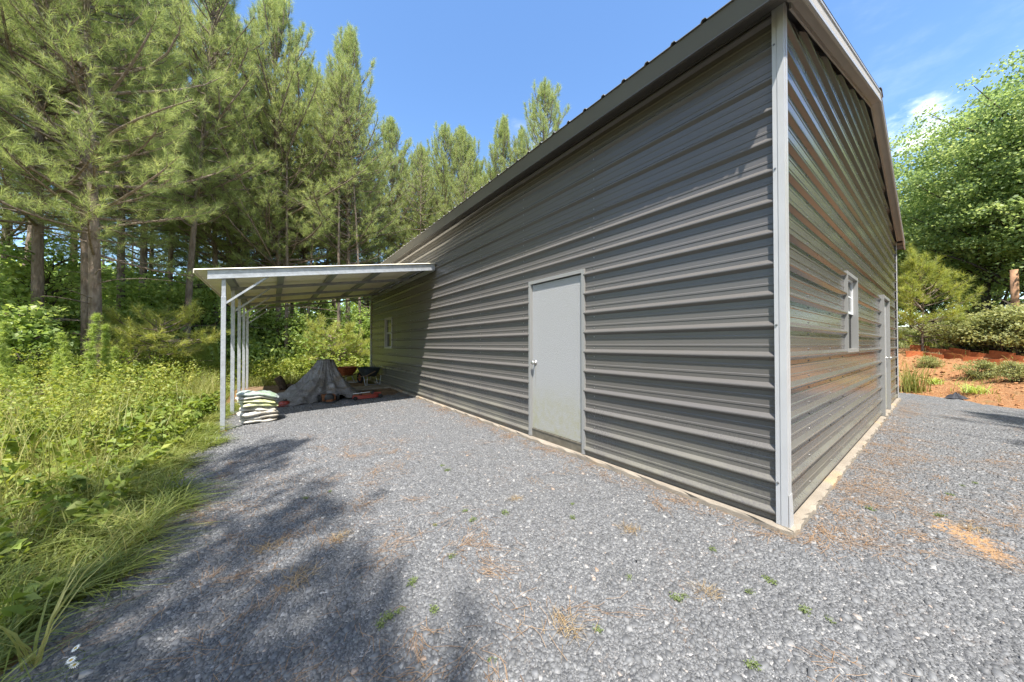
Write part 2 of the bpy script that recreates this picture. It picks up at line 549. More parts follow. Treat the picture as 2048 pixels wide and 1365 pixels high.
# ------------------------------------------------------------------ mesh helpers
class MB:
    def __init__(s):
        s.v = []
        s.f = []
        s.m = []

    def add(s, vs, fs, mi=0):
        k = len(s.v)
        s.v.extend([tuple(map(float, q)) for q in vs])
        for f in fs:
            s.f.append(tuple(k + i for i in f))
            s.m.append(mi)

    def box(s, x0, x1, y0, y1, z0, z1, mi=0):
        vs = [(x, y, z) for z in (z0, z1) for y in (y0, y1) for x in (x0, x1)]
        s.add(vs, [(0, 2, 3, 1), (4, 5, 7, 6), (0, 1, 5, 4), (2, 6, 7, 3), (0, 4, 6, 2), (1, 3, 7, 5)], mi)

    def hexa(s, p, mi=0):   # 8 points: bottom ring then top ring
        s.add(p, [(0, 3, 2, 1), (4, 5, 6, 7), (0, 1, 5, 4), (1, 2, 6, 5), (2, 3, 7, 6), (3, 0, 4, 7)], mi)

    def bar(s, a, b_, w, h, mi=0, up=(0, 0, 1)):
        a = Vector(a)
        b_ = Vector(b_)
        d = (b_ - a).normalized()
        u = Vector(up)
        sx = d.cross(u)
        if sx.length < 1e-4:
            sx = d.cross(Vector((1, 0, 0)))
        sx.normalize()
        u = sx.cross(d)
        o = [sx * (-w / 2) + u * (-h / 2), sx * (w / 2) + u * (-h / 2), sx * (w / 2) + u * (h / 2), sx * (-w / 2) + u * (h / 2)]
        s.hexa([a + q for q in o] + [b_ + q for q in o], mi)

    def tube(s, pts, rad, n=8, mi=0, cap=True):
        pts = [Vector(q) for q in pts]
        rings = []
        ref = Vector((0.31, 0.2, 0.93))
        for i, q in enumerate(pts):
            d = (pts[min(i + 1, len(pts) - 1)] - pts[max(i - 1, 0)])
            if d.length < 1e-7:
                d = Vector((0, 0, 1))
            d.normalize()
            x = d.cross(ref)
            if x.length < 0.05:
                x = d.cross(Vector((1, 0, 0)))
            x.normalize()
            y = d.cross(x)
            r = rad[i] if isinstance(rad, (list, tuple)) else rad
            rings.append([q + (x * math.cos(2 * math.pi * k / n) + y * math.sin(2 * math.pi * k / n)) * r for k in range(n)])
        vs = [q for r in rings for q in r]
        fs = []
        for i in range(len(pts) - 1):
            for k in range(n):
                a = i * n + k
                c = i * n + (k + 1) % n
                fs.append((a, c, c + n, a + n))
        if cap:
            fs.append(tuple(range(n - 1, -1, -1)))
            fs.append(tuple(range((len(pts) - 1) * n, len(pts) * n)))
        s.add(vs, fs, mi)

    def lathe(s, c, axis, prof, n=20, mi=0):
        """prof: list of (radius, offset along axis)."""
        c = Vector(c)
        d = Vector(axis).normalized()
        x = d.orthogonal().normalized()
        y = d.cross(x)
        vs = []
        for r, h in prof:
            for k in range(n):
                a = 2 * math.pi * k / n
                vs.append(c + d * h + (x * math.cos(a) + y * math.sin(a)) * r)
        fs = []
        for i in range(len(prof) - 1):
            for k in range(n):
                a = i * n + k
                b_ = i * n + (k + 1) % n
                fs.append((a, b_, b_ + n, a + n))
        s.add(vs, fs, mi)

    def build(s, name, mats, parent=None, smooth=False, bevel=0.0):
        me = bpy.data.meshes.new(name)
        me.from_pydata(s.v, [], s.f)
        for q in (mats if isinstance(mats, (list, tuple)) else [mats]):
            me.materials.append(q)
        me.polygons.foreach_set('material_index', s.m)
        if smooth:
            me.polygons.foreach_set('use_smooth', [True] * len(me.polygons))
        me.update()
        ob = bpy.data.objects.new(name, me)
        COL.objects.link(ob)
        if parent:
            ob.parent = parent
        if bevel:
            md = ob.modifiers.new('bevel', 'BEVEL')
            md.width = bevel
            md.segments = 2
            md.limit_method = 'ANGLE'
        return ob


def np_mesh(name, V, F, mats, tint=None, attr='tint', smooth=False, midx=None):
    V = np.ascontiguousarray(V, dtype=np.float32)
    F = np.ascontiguousarray(F, dtype=np.int32)
    k = F.shape[1]
    me = bpy.data.meshes.new(name)
    me.vertices.add(len(V))
    me.vertices.foreach_set('co', V.ravel())
    me.loops.add(F.size)
    me.loops.foreach_set('vertex_index', F.ravel())
    me.polygons.add(len(F))
    me.polygons.foreach_set('loop_start', np.arange(len(F), dtype=np.int32) * k)
    if smooth:
        me.polygons.foreach_set('use_smooth', np.ones(len(F), dtype=bool))
    if midx is not None:
        me.polygons.foreach_set('material_index', np.ascontiguousarray(midx, dtype=np.int32))
    for q in (mats if isinstance(mats, (list, tuple)) else [mats]):
        me.materials.append(q)
    if tint is not None:
        a = me.attributes.new(attr, 'FLOAT', 'POINT')
        a.data.foreach_set('value', np.ascontiguousarray(tint, dtype=np.float32))
    me.update(calc_edges=True)
    return me


def link(name, me, parent=None, loc=(0, 0, 0), rotz=0.0, scale=None):
    o = bpy.data.objects.new(name, me)
    COL.objects.link(o)
    o.location = loc
    o.rotation_euler = (0, 0, rotz)
    if scale is not None:
        o.scale = (scale,) * 3 if isinstance(scale, (int, float)) else scale
    if parent:
        o.parent = parent
    return o


def tag(o, label, cat, group=None, kind=None):
    if label:
        o['label'] = label
    if cat:
        o['category'] = cat
    if group:
        o['group'] = group
    if kind:
        o['kind'] = kind
    return o


def thing(name, label, cat, loc=(0, 0, 0), rotz=0.0, group=None, scale=None):
    o = link(name, None, None, loc, rotz, scale)
    o.empty_display_size = 0.2
    return tag(o, label, cat, group)


def structure(o):
    o['kind'] = 'structure'
    return o


# ------------------------------------------------------------------ terrain
EDGE = [(12.6, 20.0), (11.1, -0.07), (5.0, -5.9), (-4.0, -9.0)]


def bank_s(x, y):
    x = np.asarray(x, float)
    y = np.asarray(y, float)
    s = np.full(np.broadcast(x, y).shape, -1e9)
    for (ax, ay), (bx, by) in zip(EDGE[:-1], EDGE[1:]):
        dx, dy = bx - ax, by - ay
        L = math.hypot(dx, dy)
        s = np.maximum(s, (x - ax) * (-dy / L) + (y - ay) * (dx / L))
    return s


def wob(x, y, f=1.0, ph=0.0):
    return (np.sin(x * 1.3 * f + 1.7 * y * f + ph) + np.sin(2.9 * x * f - 1.1 * y * f + 2.1 + ph) + 0.6 * np.sin(5.3 * x * f + 4.1 * y * f + ph * 2)) / 2.6


def terrain(x, y):
    x = np.asarray(x, float)
    y = np.asarray(y, float)
    z = -0.06 - 0.012 * np.clip(-x, 0, 4)
    left = np.clip(-x - 3.9, 0, 1e9)
    z = z + 0.03 * np.clip(left, 0, 3) * wob(x, y, 0.8) + 0.012 * np.clip(left, 0, 20)
    z = z + 0.012 * np.clip(y - 14, 0, 40)
    s = bank_s(x, y)
    sp = np.clip(s, 0, None)
    lump = np.clip(sp, 0, 1) * np.clip((6.5 - sp) / 2, 0, 1) * (0.05 * wob(x, y, 3.1, 0.4) + 0.035 * wob(y, x, 6.3, 2.0))
    rise = lump + 0.27 * np.minimum(sp, 4.4) * np.clip(sp / 0.8, 0, 1) ** 0.6 + 0.05 * np.clip(sp - 4.4, 0, 60)
    z = z + rise + 0.07 * np.clip(sp, 0, 1) * wob(x, y, 1.6, 1.0)
    return z


def tz(x, y):
    return float(terrain(x, y))


def at(px, py, depth):
    return CAM + depth * (CF + CR * (px - 1024) / FPX - CU * (py - 682.5) / FPX)


def spot(px, depth):
    """ground point under image column px at the given distance along the view axis"""
    p = at(px, 689, depth)
    return float(p[0]), float(p[1]), tz(p[0], p[1])


def gpoint(px, py):
    """where the sight line through a photo pixel meets the terrain"""
    d = CF + CR * (px - 1024) / FPX - CU * (py - 682.5) / FPX
    prev = 0.8
    for t in np.arange(0.8, 60, 0.02):
        p = CAM + t * d
        if p[2] < tz(p[0], p[1]):
            break
    return float(p[0]), float(p[1]), tz(p[0], p[1])

# ------------------------------------------------------------------ ground sheets
def axis(lo, a, b, hi, fine):
    mid = np.arange(a, b + 1e-6, fine)
    l_ = a - np.cumsum(fine * 1.25 ** np.arange(1, 60))
    l_ = l_[l_ > lo][::-1]
    r_ = b + np.cumsum(fine * 1.25 ** np.arange(1, 60))
    r_ = r_[r_ < hi]
    return np.concatenate([[lo], l_, mid, r_, [hi]])


def grid_faces(nx, ny):
    i = np.arange(nx - 1)[None, :] + np.arange(ny - 1)[:, None] * nx
    i = i.ravel()
    return np.stack([i, i + 1, i + 1 + nx, i + nx], 1)


gx = axis(-220, -12, 20, 220, 0.22)
gy = axis(-220, -8, 18, 220, 0.22)
X, Y = np.meshgrid(gx, gy)
Z = terrain(X, Y)
Z = Z - 0.012
clay = np.clip((bank_s(X, Y) + 0.4) / 0.8, 0, 1) * np.clip((5.4 - bank_s(X, Y)) / 1.6, 0, 1)
clay = np.maximum(clay, np.clip((-X - 3.55) / 0.1, 0, 1) * np.clip((4.15 + X) / 0.3, 0, 1) * 0.55)
me = np_mesh('ground', np.stack([X.ravel(), Y.ravel(), Z.ravel()], 1), grid_faces(len(gx), len(gy)), M_GROUND, clay.ravel(), 'clay', True)
structure(link('ground', me))

gyv = np.arange(-6.4, 9.61, 0.08)
rows = []
NC = 150
for y in gyv:
    xl = -3.76 + 0.09 * math.sin(2.3 * y + 1) + 0.06 * math.sin(6.1 * y) + 0.05 * math.sin(13.7 * y + 2)
    xx = np.linspace(-4, 13, 400)
    ss = bank_s(xx, np.full_like(xx, y))
    ok = xx[(ss < 0.05 + 0.10 * wob(xx, y, 2.2))]
    xr = ok.max() if len(ok) else xl + 0.2
    rows.append(np.linspace(xl, xr, NC))
X = np.array(rows)
Y = np.repeat(gyv[:, None], NC, 1)
Z = terrain(X, Y) + 0.004
V = np.stack([X.ravel(), Y.ravel(), Z.ravel()], 1)
structure(link('gravel_yard', np_mesh('gravel_yard', V, grid_faces(NC, len(gyv)), M_GRAVEL, smooth=True)))

# bare dirt floor under the back of the lean-to
yy = np.linspace(8.3, 12.9, 60)
xx = np.linspace(0, 1, 50)
X = np.array([(-3.62 + 0.15 * math.sin(3 * y)) + (3.50 + 0.2 * math.sin(2.1 * y)) * xx for y in yy])
Yb = np.repeat(yy[:, None], 50, 1) + 0.16 * np.sin(X * 3.1) + 0.08 * np.sin(X * 8)
V = np.stack([X.ravel(), Yb.ravel(), (terrain(X, Yb) + 0.010).ravel()], 1)
structure(link('dirt_floor', np_mesh('dirt_floor', V, grid_faces(50, 60), M_DIRT, smooth=True)))

# ------------------------------------------------------------------ the garage
G = thing('metal_garage', 'charcoal ribbed steel garage with pale grey corner trim on a concrete slab', 'garage')
BL, BW, EZ, SL = 12.2, 9.2, 3.76, 0.28
P = 0.2286


def ztop(x):
    return EZ + SL * min(x, BW - x)


def profile(z0, z1, off=0.0):
    """(z, depth) polyline of the rib profile between z0 and z1"""
    pts = []
    k0 = int(math.floor((z0 - 0.3) / P))
    for k in range(k0, int((z1 + 0.3) / P) + 2):
        c = off + k * P
        pts += [(c - 0.033, 0), (c - 0.0125, 0.0245), (c - 0.006, 0.0285), (c + 0.002, 0.0285), (c + 0.0085, 0.0250), (c + 0.033, 0)]
        for q in (0.345, 0.655):
            d = c + q * P
            pts += [(d - 0.013, 0), (d - 0.007, 0.0030), (d + 0.007, 0.0030), (d + 0.013, 0)]
    out = []
    for i in range(len(pts) - 1):
        (za, da), (zb, db) = pts[i], pts[i + 1]
        if zb <= z0 or za >= z1:
            continue
        if za < z0:
            da += (db - da) * (z0 - za) / (zb - za)
            za = z0
        if zb > z1:
            db = da + (db - da) * (z1 - za) / (zb - za)
            zb = z1
        if not out:
            out.append((za, da))
        out.append((zb, db))
    return out


def wall_sheet(mb, run, holes, length, top, to3, off):
    """run: start; holes: (a0,a1,z0,z1); top(a) gives (lo,hi) range of a at height z, or None"""
    cuts = sorted({0.0, length} | {h[0] for h in holes} | {h[1] for h in holes})
    for a0, a1 in zip(cuts[:-1], cuts[1:]):
        bands = [(0.0, top)]
        for h in holes:
            if h[0] <= a0 + 1e-6 and h[1] >= a1 - 1e-6:
                nb = []
                for z0, z1 in bands:
                    if h[2] > z0 + 1e-3:
                        nb.append((z0, h[2]))
                    if h[3] < z1 - 1e-3:
                        nb.append((h[3], z1))
                bands = nb
        for z0, z1 in bands:
            pr = profile(z0, z1, off)
            for (za, da), (zb, db) in zip(pr[:-1], pr[1:]):
                def lim(z):
                    if to3.gable and z > EZ:
                        x = (z - EZ) / SL
                        return max(a0, x), min(a1, length - x)
                    return a0, a1
                l0, h0 = lim(za)
                l1, h1 = lim(zb)
                if h0 <= l0 and h1 <= l1:
                    continue
                h0 = max(h0, l0)
                h1 = max(h1, l1)
                mb.add([to3(l0, za, da), to3(h0, za, da), to3(h1, zb, db), to3(l1, zb, db)], [(0, 1, 2, 3)])


def screw(mb, p, n):
    mb.lathe(p, n, [(0.0085, 0.0), (0.0085, 0.0015), (0.005, 0.002), (0.005, 0.0055), (0.0, 0.0056)], 6, 1)


class T3:
    def __init__(s, fn, gable):
        s.fn, s.gable = fn, gable

    def __call__(s, a, z, d):
        return s.fn(a, z, d)


DL = (1.86, 2.865, 0.0, 2.18)       # door on the long wall: y0 y1 z0 z1
WL = (9.55, 10.28, 1.18, 2.14)
DR = (5.90, 6.92, 0.0, 2.18)        # door and window on the gable
WR = (2.45, 3.20, 1.21, 2.15)
toL = T3(lambda a, z, d: (-d, a, z), False)
toR = T3(lambda a, z, d: (a, 0.016 - d, z), True)
toB = T3(lambda a, z, d: (a, BL + d, z), True)
toF = T3(lambda a, z, d: (BW + d, a, z), False)
offL = 1.6638 - 7 * P
offR = 1.6585 - 7 * P + 0.004
mb = MB()
wall_sheet(mb, 0, [DL, WL], BL, EZ, toL, offL)
for yc in (1.72, 3.02, 4.25, 5.35, 7.9, 9.1, 11.0):
    for k in range(0, 17):
        for dz in (-0.052, 0.05):
            z = offL + k * P + dz
            if 0.05 < z < 3.7 and not (1.7 < yc < 3.0 and z < 0.0):
                screw(mb, (-0.0005, yc, z), (-1, 0, 0))
for k in (1, 6, 11, 15):
    screw(mb, (-0.0325, 0.042, offL + k * P), (-1, 0, 0))
mb.build('wall', [M_WALL, M_SCREW], G)
mb = MB()
wall_sheet(mb, 0, [DR, WR], BW, EZ + SL * BW / 2, toR, offR)
for xc in (0.75, 1.62, 2.30, 3.55, 4.7, 5.7, 7.2, 8.3):
    for k in range(0, 24):
        for dz in (-0.052, 0.05):
            z = offR + k * P + dz
            if 0.05 < z < ztop(xc) - 0.1:
                screw(mb, (xc, 0.0155, z), (0, -1, 0))
mb.build('wall', [M_WALL_G, M_SCREW], G)
for to, ln in ((toB, BW), (toF, BL)):
    mb = MB()
    wall_sheet(mb, 0, [], ln, EZ + (SL * BW / 2 if to.gable else 0), to, offL)
    mb.build('wall', M_WALL, G)
# inside lining so that no light leaks through from the far side
mb = MB()
mb.box(0.05, BW - 0.05, 0.05, BL - 0.05, 0.01, EZ - 0.1)
mb.build('inner_liner', M_BLACK, G)

# slab with a slightly chipped arris
mb = MB()
ex = 0.052
n = 160


def jag(t, s):
    return 0.006 * math.sin(t * 9.1 + s) + 0.005 * math.sin(t * 31.7 + 2 * s) + (0.012 * max(0, math.sin(t * 47 + s)) ** 6)


ring_t, ring_m, ring_b = [], [], []
per = []
for i in range(n):
    per.append((-ex, BL + ex - (BL + 2 * ex) * i / n, -1, 0))
for i in range(n):
    per.append((-ex + (BW + 2 * ex) * i / n, -ex, 0, -1))
for i in range(n):
    per.append((BW + ex, -ex + (BL + 2 * ex) * i / n, 1, 0))
for i in range(n):
    per.append((BW + ex - (BW + 2 * ex) * i / n, BL + ex, 0, 1))
for i, (x, y, nx_, ny_) in enumerate(per):
    t = (x + y) * 1.7
    j = jag(t, 1.0 + abs(nx_))
    ring_t.append((x - nx_ * (0.008 + j), y - ny_ * (0.008 + j), -0.006))
    ring_m.append((x + nx_ * j * 0.5, y + ny_ * j * 0.5, -0.016 - abs(j)))
    ring_b.append((x + nx_ * 0.01 + nx_ * jag(t, 3), y + ny_ * 0.01 + ny_ * jag(t, 3), -0.42))
N = len(per)
mb.add(ring_t + ring_m + ring_b,
       [(i, (i + 1) % N, N + (i + 1) % N, N + i) for i in range(N)] + [(N + i, N + (i + 1) % N, 2 * N + (i + 1) % N, 2 * N + i) for i in range(N)] + [tuple(range(N))])
mb.build('concrete_slab', M_CONC, G)

# corner trims: two folded leaves with a groove
def corner(x, y, sx, sy, far=False):
    mb = MB()
    w = 0.054

    def leaf(ax):
        segs = [(-0.015, 0.024, 0.034), (0.024, 0.029, 0.030), (0.029, w, 0.032)]
        for a, b_, d in segs:
            if ax == 0:   # leaf on the wall that runs along y, proud in x
                xs = sorted((x + sx * 0.002, x + sx * d))
                ys = sorted((y - sy * a, y - sy * b_))
                mb.box(xs[0], xs[1], ys[0], ys[1], -0.004, EZ + 0.02)
            else:
                ys = sorted((y + sy * 0.002, y + sy * (d - 0.016)))
                xs = sorted((x - sx * max(a, 0.0), x - sx * b_ * 0.95))
                mb.box(xs[0], xs[1], ys[0], ys[1], -0.0045, EZ + 0.0195)
    leaf(0)
    leaf(1)
    if not far:   # kicked-out foot of the trim
        mb.hexa([(x - 0.028, y - 0.026, -0.0055), (x + 0.050, y - 0.028, -0.0055), (x + 0.050, y - 0.0185, -0.0055), (x - 0.028, y - 0.0185, -0.0055),
                 (x - 0.028, y - 0.0205, 0.22), (x + 0.050, y - 0.0205, 0.22), (x + 0.050, y - 0.0185, 0.22), (x - 0.028, y - 0.0185, 0.22)])
    mb.build('corner_trim', M_TRIM, G)


corner(0, 0, -1, -1)
corner(BW, 0, 1, -1, True)
corner(0, BL, -1, 1, True)
corner(BW, BL, 1, 1, True)

OX, OY = 0.30, 0.115
RS = 0.295


def zr(x):
    return 3.785 + RS * (min(x, BW - x) + OX)


# ribbed roof, both slopes
mb = MB()
for side in (0, 1):
    pr = []
    y = -OY - 0.02
    prof = [(y, 0.0)]
    yc = y + 0.06
    while yc < BL + OY:
        prof += [(yc - 0.024, 0.0), (yc - 0.012, 0.020), (yc + 0.012, 0.020), (yc + 0.024, 0.0)]
        yc += 0.235
    prof.append((BL + OY + 0.02, 0.0))
    xe, xm = -OX - 0.035, BW / 2
    for (ya, da), (yb, db) in zip(prof[:-1], prof[1:]):
        q = []
        for xx_, y_, d_ in ((xe, ya, da), (xm, ya, da), (xm, yb, db), (xe, yb, db)):
            z_ = 3.785 + RS * (xx_ + OX) + d_
            X_ = xx_ if side == 0 else BW - xx_
            q.append((X_, y_, z_))
        q2 = [(p_[0], p_[1], p_[2] - 0.004) for p_ in q]
        k = [(0, 1, 2, 3), (7, 6, 5, 4), (0, 3, 7, 4)]
        mb.add(q + q2, k if side == 0 else [tuple(reversed(f)) for f in k])
mb.build('roof', M_ROOF, G)
mb = MB()
zc = zr(BW / 2)
for s_ in (-1, 1):
    mb.hexa([(BW / 2, -OY - 0.03, zc + 0.026), (BW / 2 + s_ * 0.17, -OY - 0.03, zc + 0.024 - 0.17 * RS), (BW / 2 + s_ * 0.17, BL + OY + 0.03, zc + 0.024 - 0.17 * RS), (BW / 2, BL + OY + 0.03, zc + 0.026),
             (BW / 2, -OY - 0.03, zc + 0.031), (BW / 2 + s_ * 0.17, -OY - 0.03, zc + 0.029 - 0.17 * RS), (BW / 2 + s_ * 0.17, BL + OY + 0.03, zc + 0.029 - 0.17 * RS), (BW / 2, BL + OY + 0.03, zc + 0.031)])
mb.build('ridge_cap', M_ROOF, G)
# eaves: fascia board, soffit and the strip below it
for side in (0, 1):
    def fx(x):
        return x if side == 0 else BW - x

    def bx(mb, x0, x1, y0, y1, z0, z1):
        a, b_ = sorted((fx(x0), fx(x1)))
        mb.box(a, b_, y0, y1, z0, z1)
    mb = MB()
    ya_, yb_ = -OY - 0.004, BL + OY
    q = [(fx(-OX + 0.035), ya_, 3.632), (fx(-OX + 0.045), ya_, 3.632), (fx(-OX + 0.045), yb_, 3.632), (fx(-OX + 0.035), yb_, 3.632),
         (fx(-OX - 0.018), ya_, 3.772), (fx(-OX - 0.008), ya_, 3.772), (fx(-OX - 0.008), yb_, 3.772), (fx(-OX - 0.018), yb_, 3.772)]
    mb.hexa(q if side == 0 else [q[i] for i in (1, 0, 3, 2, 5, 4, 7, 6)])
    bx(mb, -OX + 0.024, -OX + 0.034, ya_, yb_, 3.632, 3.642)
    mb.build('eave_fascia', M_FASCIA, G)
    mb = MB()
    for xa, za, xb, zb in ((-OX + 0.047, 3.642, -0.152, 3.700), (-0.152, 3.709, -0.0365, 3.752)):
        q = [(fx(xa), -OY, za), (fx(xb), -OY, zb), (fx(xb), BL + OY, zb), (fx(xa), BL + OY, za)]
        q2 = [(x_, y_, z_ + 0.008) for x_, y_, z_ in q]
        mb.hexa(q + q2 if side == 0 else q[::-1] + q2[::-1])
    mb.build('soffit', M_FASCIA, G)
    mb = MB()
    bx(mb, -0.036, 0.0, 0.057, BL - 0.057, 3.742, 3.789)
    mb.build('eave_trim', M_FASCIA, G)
# rakes on both gables
for gy0, gs in ((0.0, -1), (BL, 1)):
    for side in (0, 1):
        def pt(x, y, z):
            return (x if side == 0 else BW - x, gy0 + gs * y, z)
        mb = MB()
        x0, x1 = -OX + 0.001, BW / 2 - 0.001

        def slab(ya, yb, lo, hi, xa=x0, xb=x1, top=False):
            if top:
                za_, zb_ = zr(xa) - 0.215, zr(xb) - 0.215
            else:
                za_, zb_ = 3.76 + SL * xa, 3.76 + SL * xb
            mb.hexa([pt(xa, ya, za_ + lo), pt(xb, ya, zb_ + lo), pt(xb, yb, zb_ + lo), pt(xa, yb, za_ + lo),
                     pt(xa, ya, za_ + hi), pt(xb, ya, zb_ + hi), pt(xb, yb, zb_ + hi), pt(xa, yb, za_ + hi)])
        slab(OY, OY + 0.010, 0.045, 0.210, top=True)
        mb.build('rake_fascia', M_SOFFIT, G)
        mb = MB()
        slab(OY + 0.010, OY + 0.022, 0.048, 0.075, top=True)
        slab(OY + 0.010, OY + 0.018, 0.188, 0.208, top=True)
        mb.build('rake_lip', M_TRIM, G)
        mb = MB()
        slab(0.021, OY - 0.001, 0.035, 0.048, 0.0)
        slab(0.0215, 0.034, -0.012, 0.034, 0.08)
        mb.build('rake_soffit', M_SOFFIT, G)

# door on the long wall
D = MB()
y0, y1, z1 = DL[0], DL[1], DL[3]
D.box(0.03, 0.036, y0 + 0.045, y1 - 0.045, 0.115, z1 - 0.045)
D.box(0.006, 0.03, y0 + 0.045, y1 - 0.045, 0.115, z1 - 0.045)
door = D.build('door', M_DOOR, G)
F = MB()
F.box(-0.026, 0.05, y0 - 0.012, y0 + 0.032, 0.0, z1 + 0.012)
F.box(-0.026, 0.05, y1 - 0.032, y1 + 0.012, 0.0, z1 + 0.012)
F.box(-0.0255, 0.05, y0 + 0.032, y1 - 0.032, z1 - 0.032, z1 + 0.0115)
F.box(-0.008, 0.05, y0 + 0.032, y0 + 0.044, 0.0, z1 - 0.032)
F.box(-0.008, 0.05, y1 - 0.044, y1 - 0.032, 0.0, z1 - 0.032)
F.build('frame', M_FRAME, door)
K = MB()
K.box(-0.004, 0.03, y0 + 0.045, y1 - 0.045, 0.0, 0.11)
K.box(-0.010, -0.004, y0 + 0.045, y1 - 0.045, 0.095, 0.109)
K.build('sill', mat('bronze_sill', (0.15, 0.135, 0.105), 0.45, 0.2, 0.5, 0.2, 10), door)
K = MB()
kp = (0.006, y1 - 0.105, 1.04)
K.lathe(kp, (-1, 0, 0), [(0.034, 0), (0.034, 0.006), (0.012, 0.009), (0.011, 0.032), (0.026, 0.040), (0.030, 0.052), (0.026, 0.064), (0.012, 0.069), (0.0, 0.0695)], 20)
K.build('handle', M_KNOB, door, smooth=True)
K = MB()
K.lathe((0.006, y1 - 0.105, 1.0), (-1, 0, 0), [(0.006, 0), (0.006, 0.0012), (0, 0.0013)], 8)
K.hexa([(0.0055, y1 - 0.117, 0.72), (0.0055, y1 - 0.108, 0.70), (0.0057, y1 - 0.108, 0.70), (0.0057, y1 - 0.117, 0.72),
        (0.0055, y1 - 0.116, 1.0), (0.0055, y1 - 0.098, 1.0), (0.0057, y1 - 0.098, 1.0), (0.0057, y1 - 0.116, 1.0)])
K.build('drip_stain', mat('drip_stain', (0.30, 0.29, 0.26), 0.7), door)


def window(name, to, a0, a1, z0, z1, trim, back):
    """a along the wall, d outwards"""
    def bx(mb, p0, p1, q0, q1, d0, d1):
        c = [to(a, z, d) for d in (d0, d1) for z in (q0, q1) for a in (p0, p1)]
        mb.add(c, [(0, 2, 3, 1), (4, 5, 7, 6), (0, 1, 5, 4), (2, 6, 7, 3), (0, 4, 6, 2), (1, 3, 7, 5)])
    w = MB()
    t = 0.04
    bx(w, a0 - 0.012, a0 + t - 0.012, z0 - 0.012, z1 + 0.012, -0.08, 0.03)
    bx(w, a1 - t + 0.012, a1 + 0.012, z0 - 0.012, z1 + 0.012, -0.08, 0.03)
    bx(w, a0 + t - 0.012, a1 - t + 0.012, z1 - t + 0.012, z1 + 0.0115, -0.08, 0.0295)
    bx(w, a0 + t - 0.012, a1 - t + 0.012, z0 - 0.0115, z0 + t - 0.012, -0.08, 0.0295)
    win = w.build('window', trim, G)
    zm = (z0 + z1) / 2
    i0, i1, j0, j1 = a0 + t - 0.012, a1 - t + 0.012, z0 + t - 0.012, z1 - t + 0.012
    for lo, hi, dd in ((zm, j1, -0.012), (j0, zm, -0.034)):
        f = MB()
        s_ = 0.028
        bx(f, i0, i0 + s_, lo, hi, dd - 0.022, dd)
        bx(f, i1 - s_, i1, lo, hi, dd - 0.022, dd)
        bx(f, i0 + s_, i1 - s_, lo, lo + s_, dd - 0.022, dd - 0.0005)
        bx(f, i0 + s_, i1 - s_, hi - s_, hi, dd - 0.022, dd - 0.0005)
        if lo == zm:
            am = (i0 + i1) / 2
            zq = (lo + hi) / 2
            bx(f, am - 0.008, am + 0.008, lo + s_, hi - s_, dd - 0.018, dd - 0.008)
            bx(f, i0 + s_, am - 0.008, zq - 0.008, zq + 0.008, dd - 0.018, dd - 0.0085)
            bx(f, am + 0.008, i1 - s_, zq - 0.008, zq + 0.008, dd - 0.018, dd - 0.0085)
        f.build('sash', M_WHITE if to.gable else M_VINYL_SHADED, win)
        g = MB()
        bx(g, i0 + s_ - 0.003, i1 - s_ + 0.003, lo + s_ - 0.003, hi - s_ + 0.003, dd - 0.017, dd - 0.013)
        g.build('pane', M_GLASS, win)


window('window', toL, WL[0], WL[1], WL[2], WL[3], M_VINYL_SHADED, 0)
window('window', toR, WR[0], WR[1], WR[2], WR[3], M_FRAME, 0)
# gable door
x0, x1, z1 = DR[0], DR[1], DR[3]
D = MB()
D.box(x0 + 0.045, x1 - 0.045, 0.006, 0.036, 0.03, z1 - 0.045)
door2 = D.build('door', M_DOOR, G)
F = MB()
F.box(x0 - 0.012, x0 + 0.035, -0.042, 0.05, 0.0, z1 + 0.012)
F.box(x1 - 0.035, x1 + 0.012, -0.042, 0.05, 0.0, z1 + 0.012)
F.box(x0 + 0.035, x1 - 0.035, -0.0415, 0.05, z1 - 0.035, z1 + 0.0115)
F.build('frame', M_FRAME, door2)
K = MB()
K.lathe((x1 - 0.11, 0.006, 1.02), (0, -1, 0), [(0.034, 0), (0.034, 0.006), (0.012, 0.009), (0.011, 0.035), (0.026, 0.043), (0.030, 0.056), (0.026, 0.068), (0, 0.074)], 16)
K.build('handle', M_KNOB, door2, smooth=True)

# ------------------------------------------------------------------ lean-to
LT = thing('lean_to_carport', 'open sided lean-to with cream roof sheets on galvanised posts against the charcoal garage', 'carport')
LY0, LY1, LX = 6.17, 12.42, -3.96
LS = 0.1742


def lz(x):
    return 3.135 + LS * x


mb = MB()
prof = []
yc = LY0
prof.append((yc, 0))
yc += 0.05
while yc < LY1 - 0.05:
    prof += [(yc - 0.022, 0), (yc - 0.010, 0.018), (yc + 0.010, 0.018), (yc + 0.022, 0)]
    for q in (0.34, 0.66):
        prof += [(yc + q * P - 0.01, 0), (yc + q * P, 0.004), (yc + q * P + 0.01, 0)]
    yc += P
prof = [p_ for p_ in prof if p_[0] < LY1] + [(LY1, 0)]
for (ya, da), (yb, db) in zip(prof[:-1], prof[1:]):
    q = [(LX, ya, lz(LX) + da), (-0.022, ya, lz(-0.022) + da), (-0.022, yb, lz(-0.022) + db), (LX, yb, lz(LX) + db)]
    q2 = [(a, b_, c - 0.003) for a, b_, c in q]
    mb.add(q + q2, [(0, 1, 2, 3), (7, 6, 5, 4), (0, 3, 7, 4), (1, 5, 6, 2)])
mb.build('roof', M_SHEET, LT)
mb = MB()
zo = 0.012
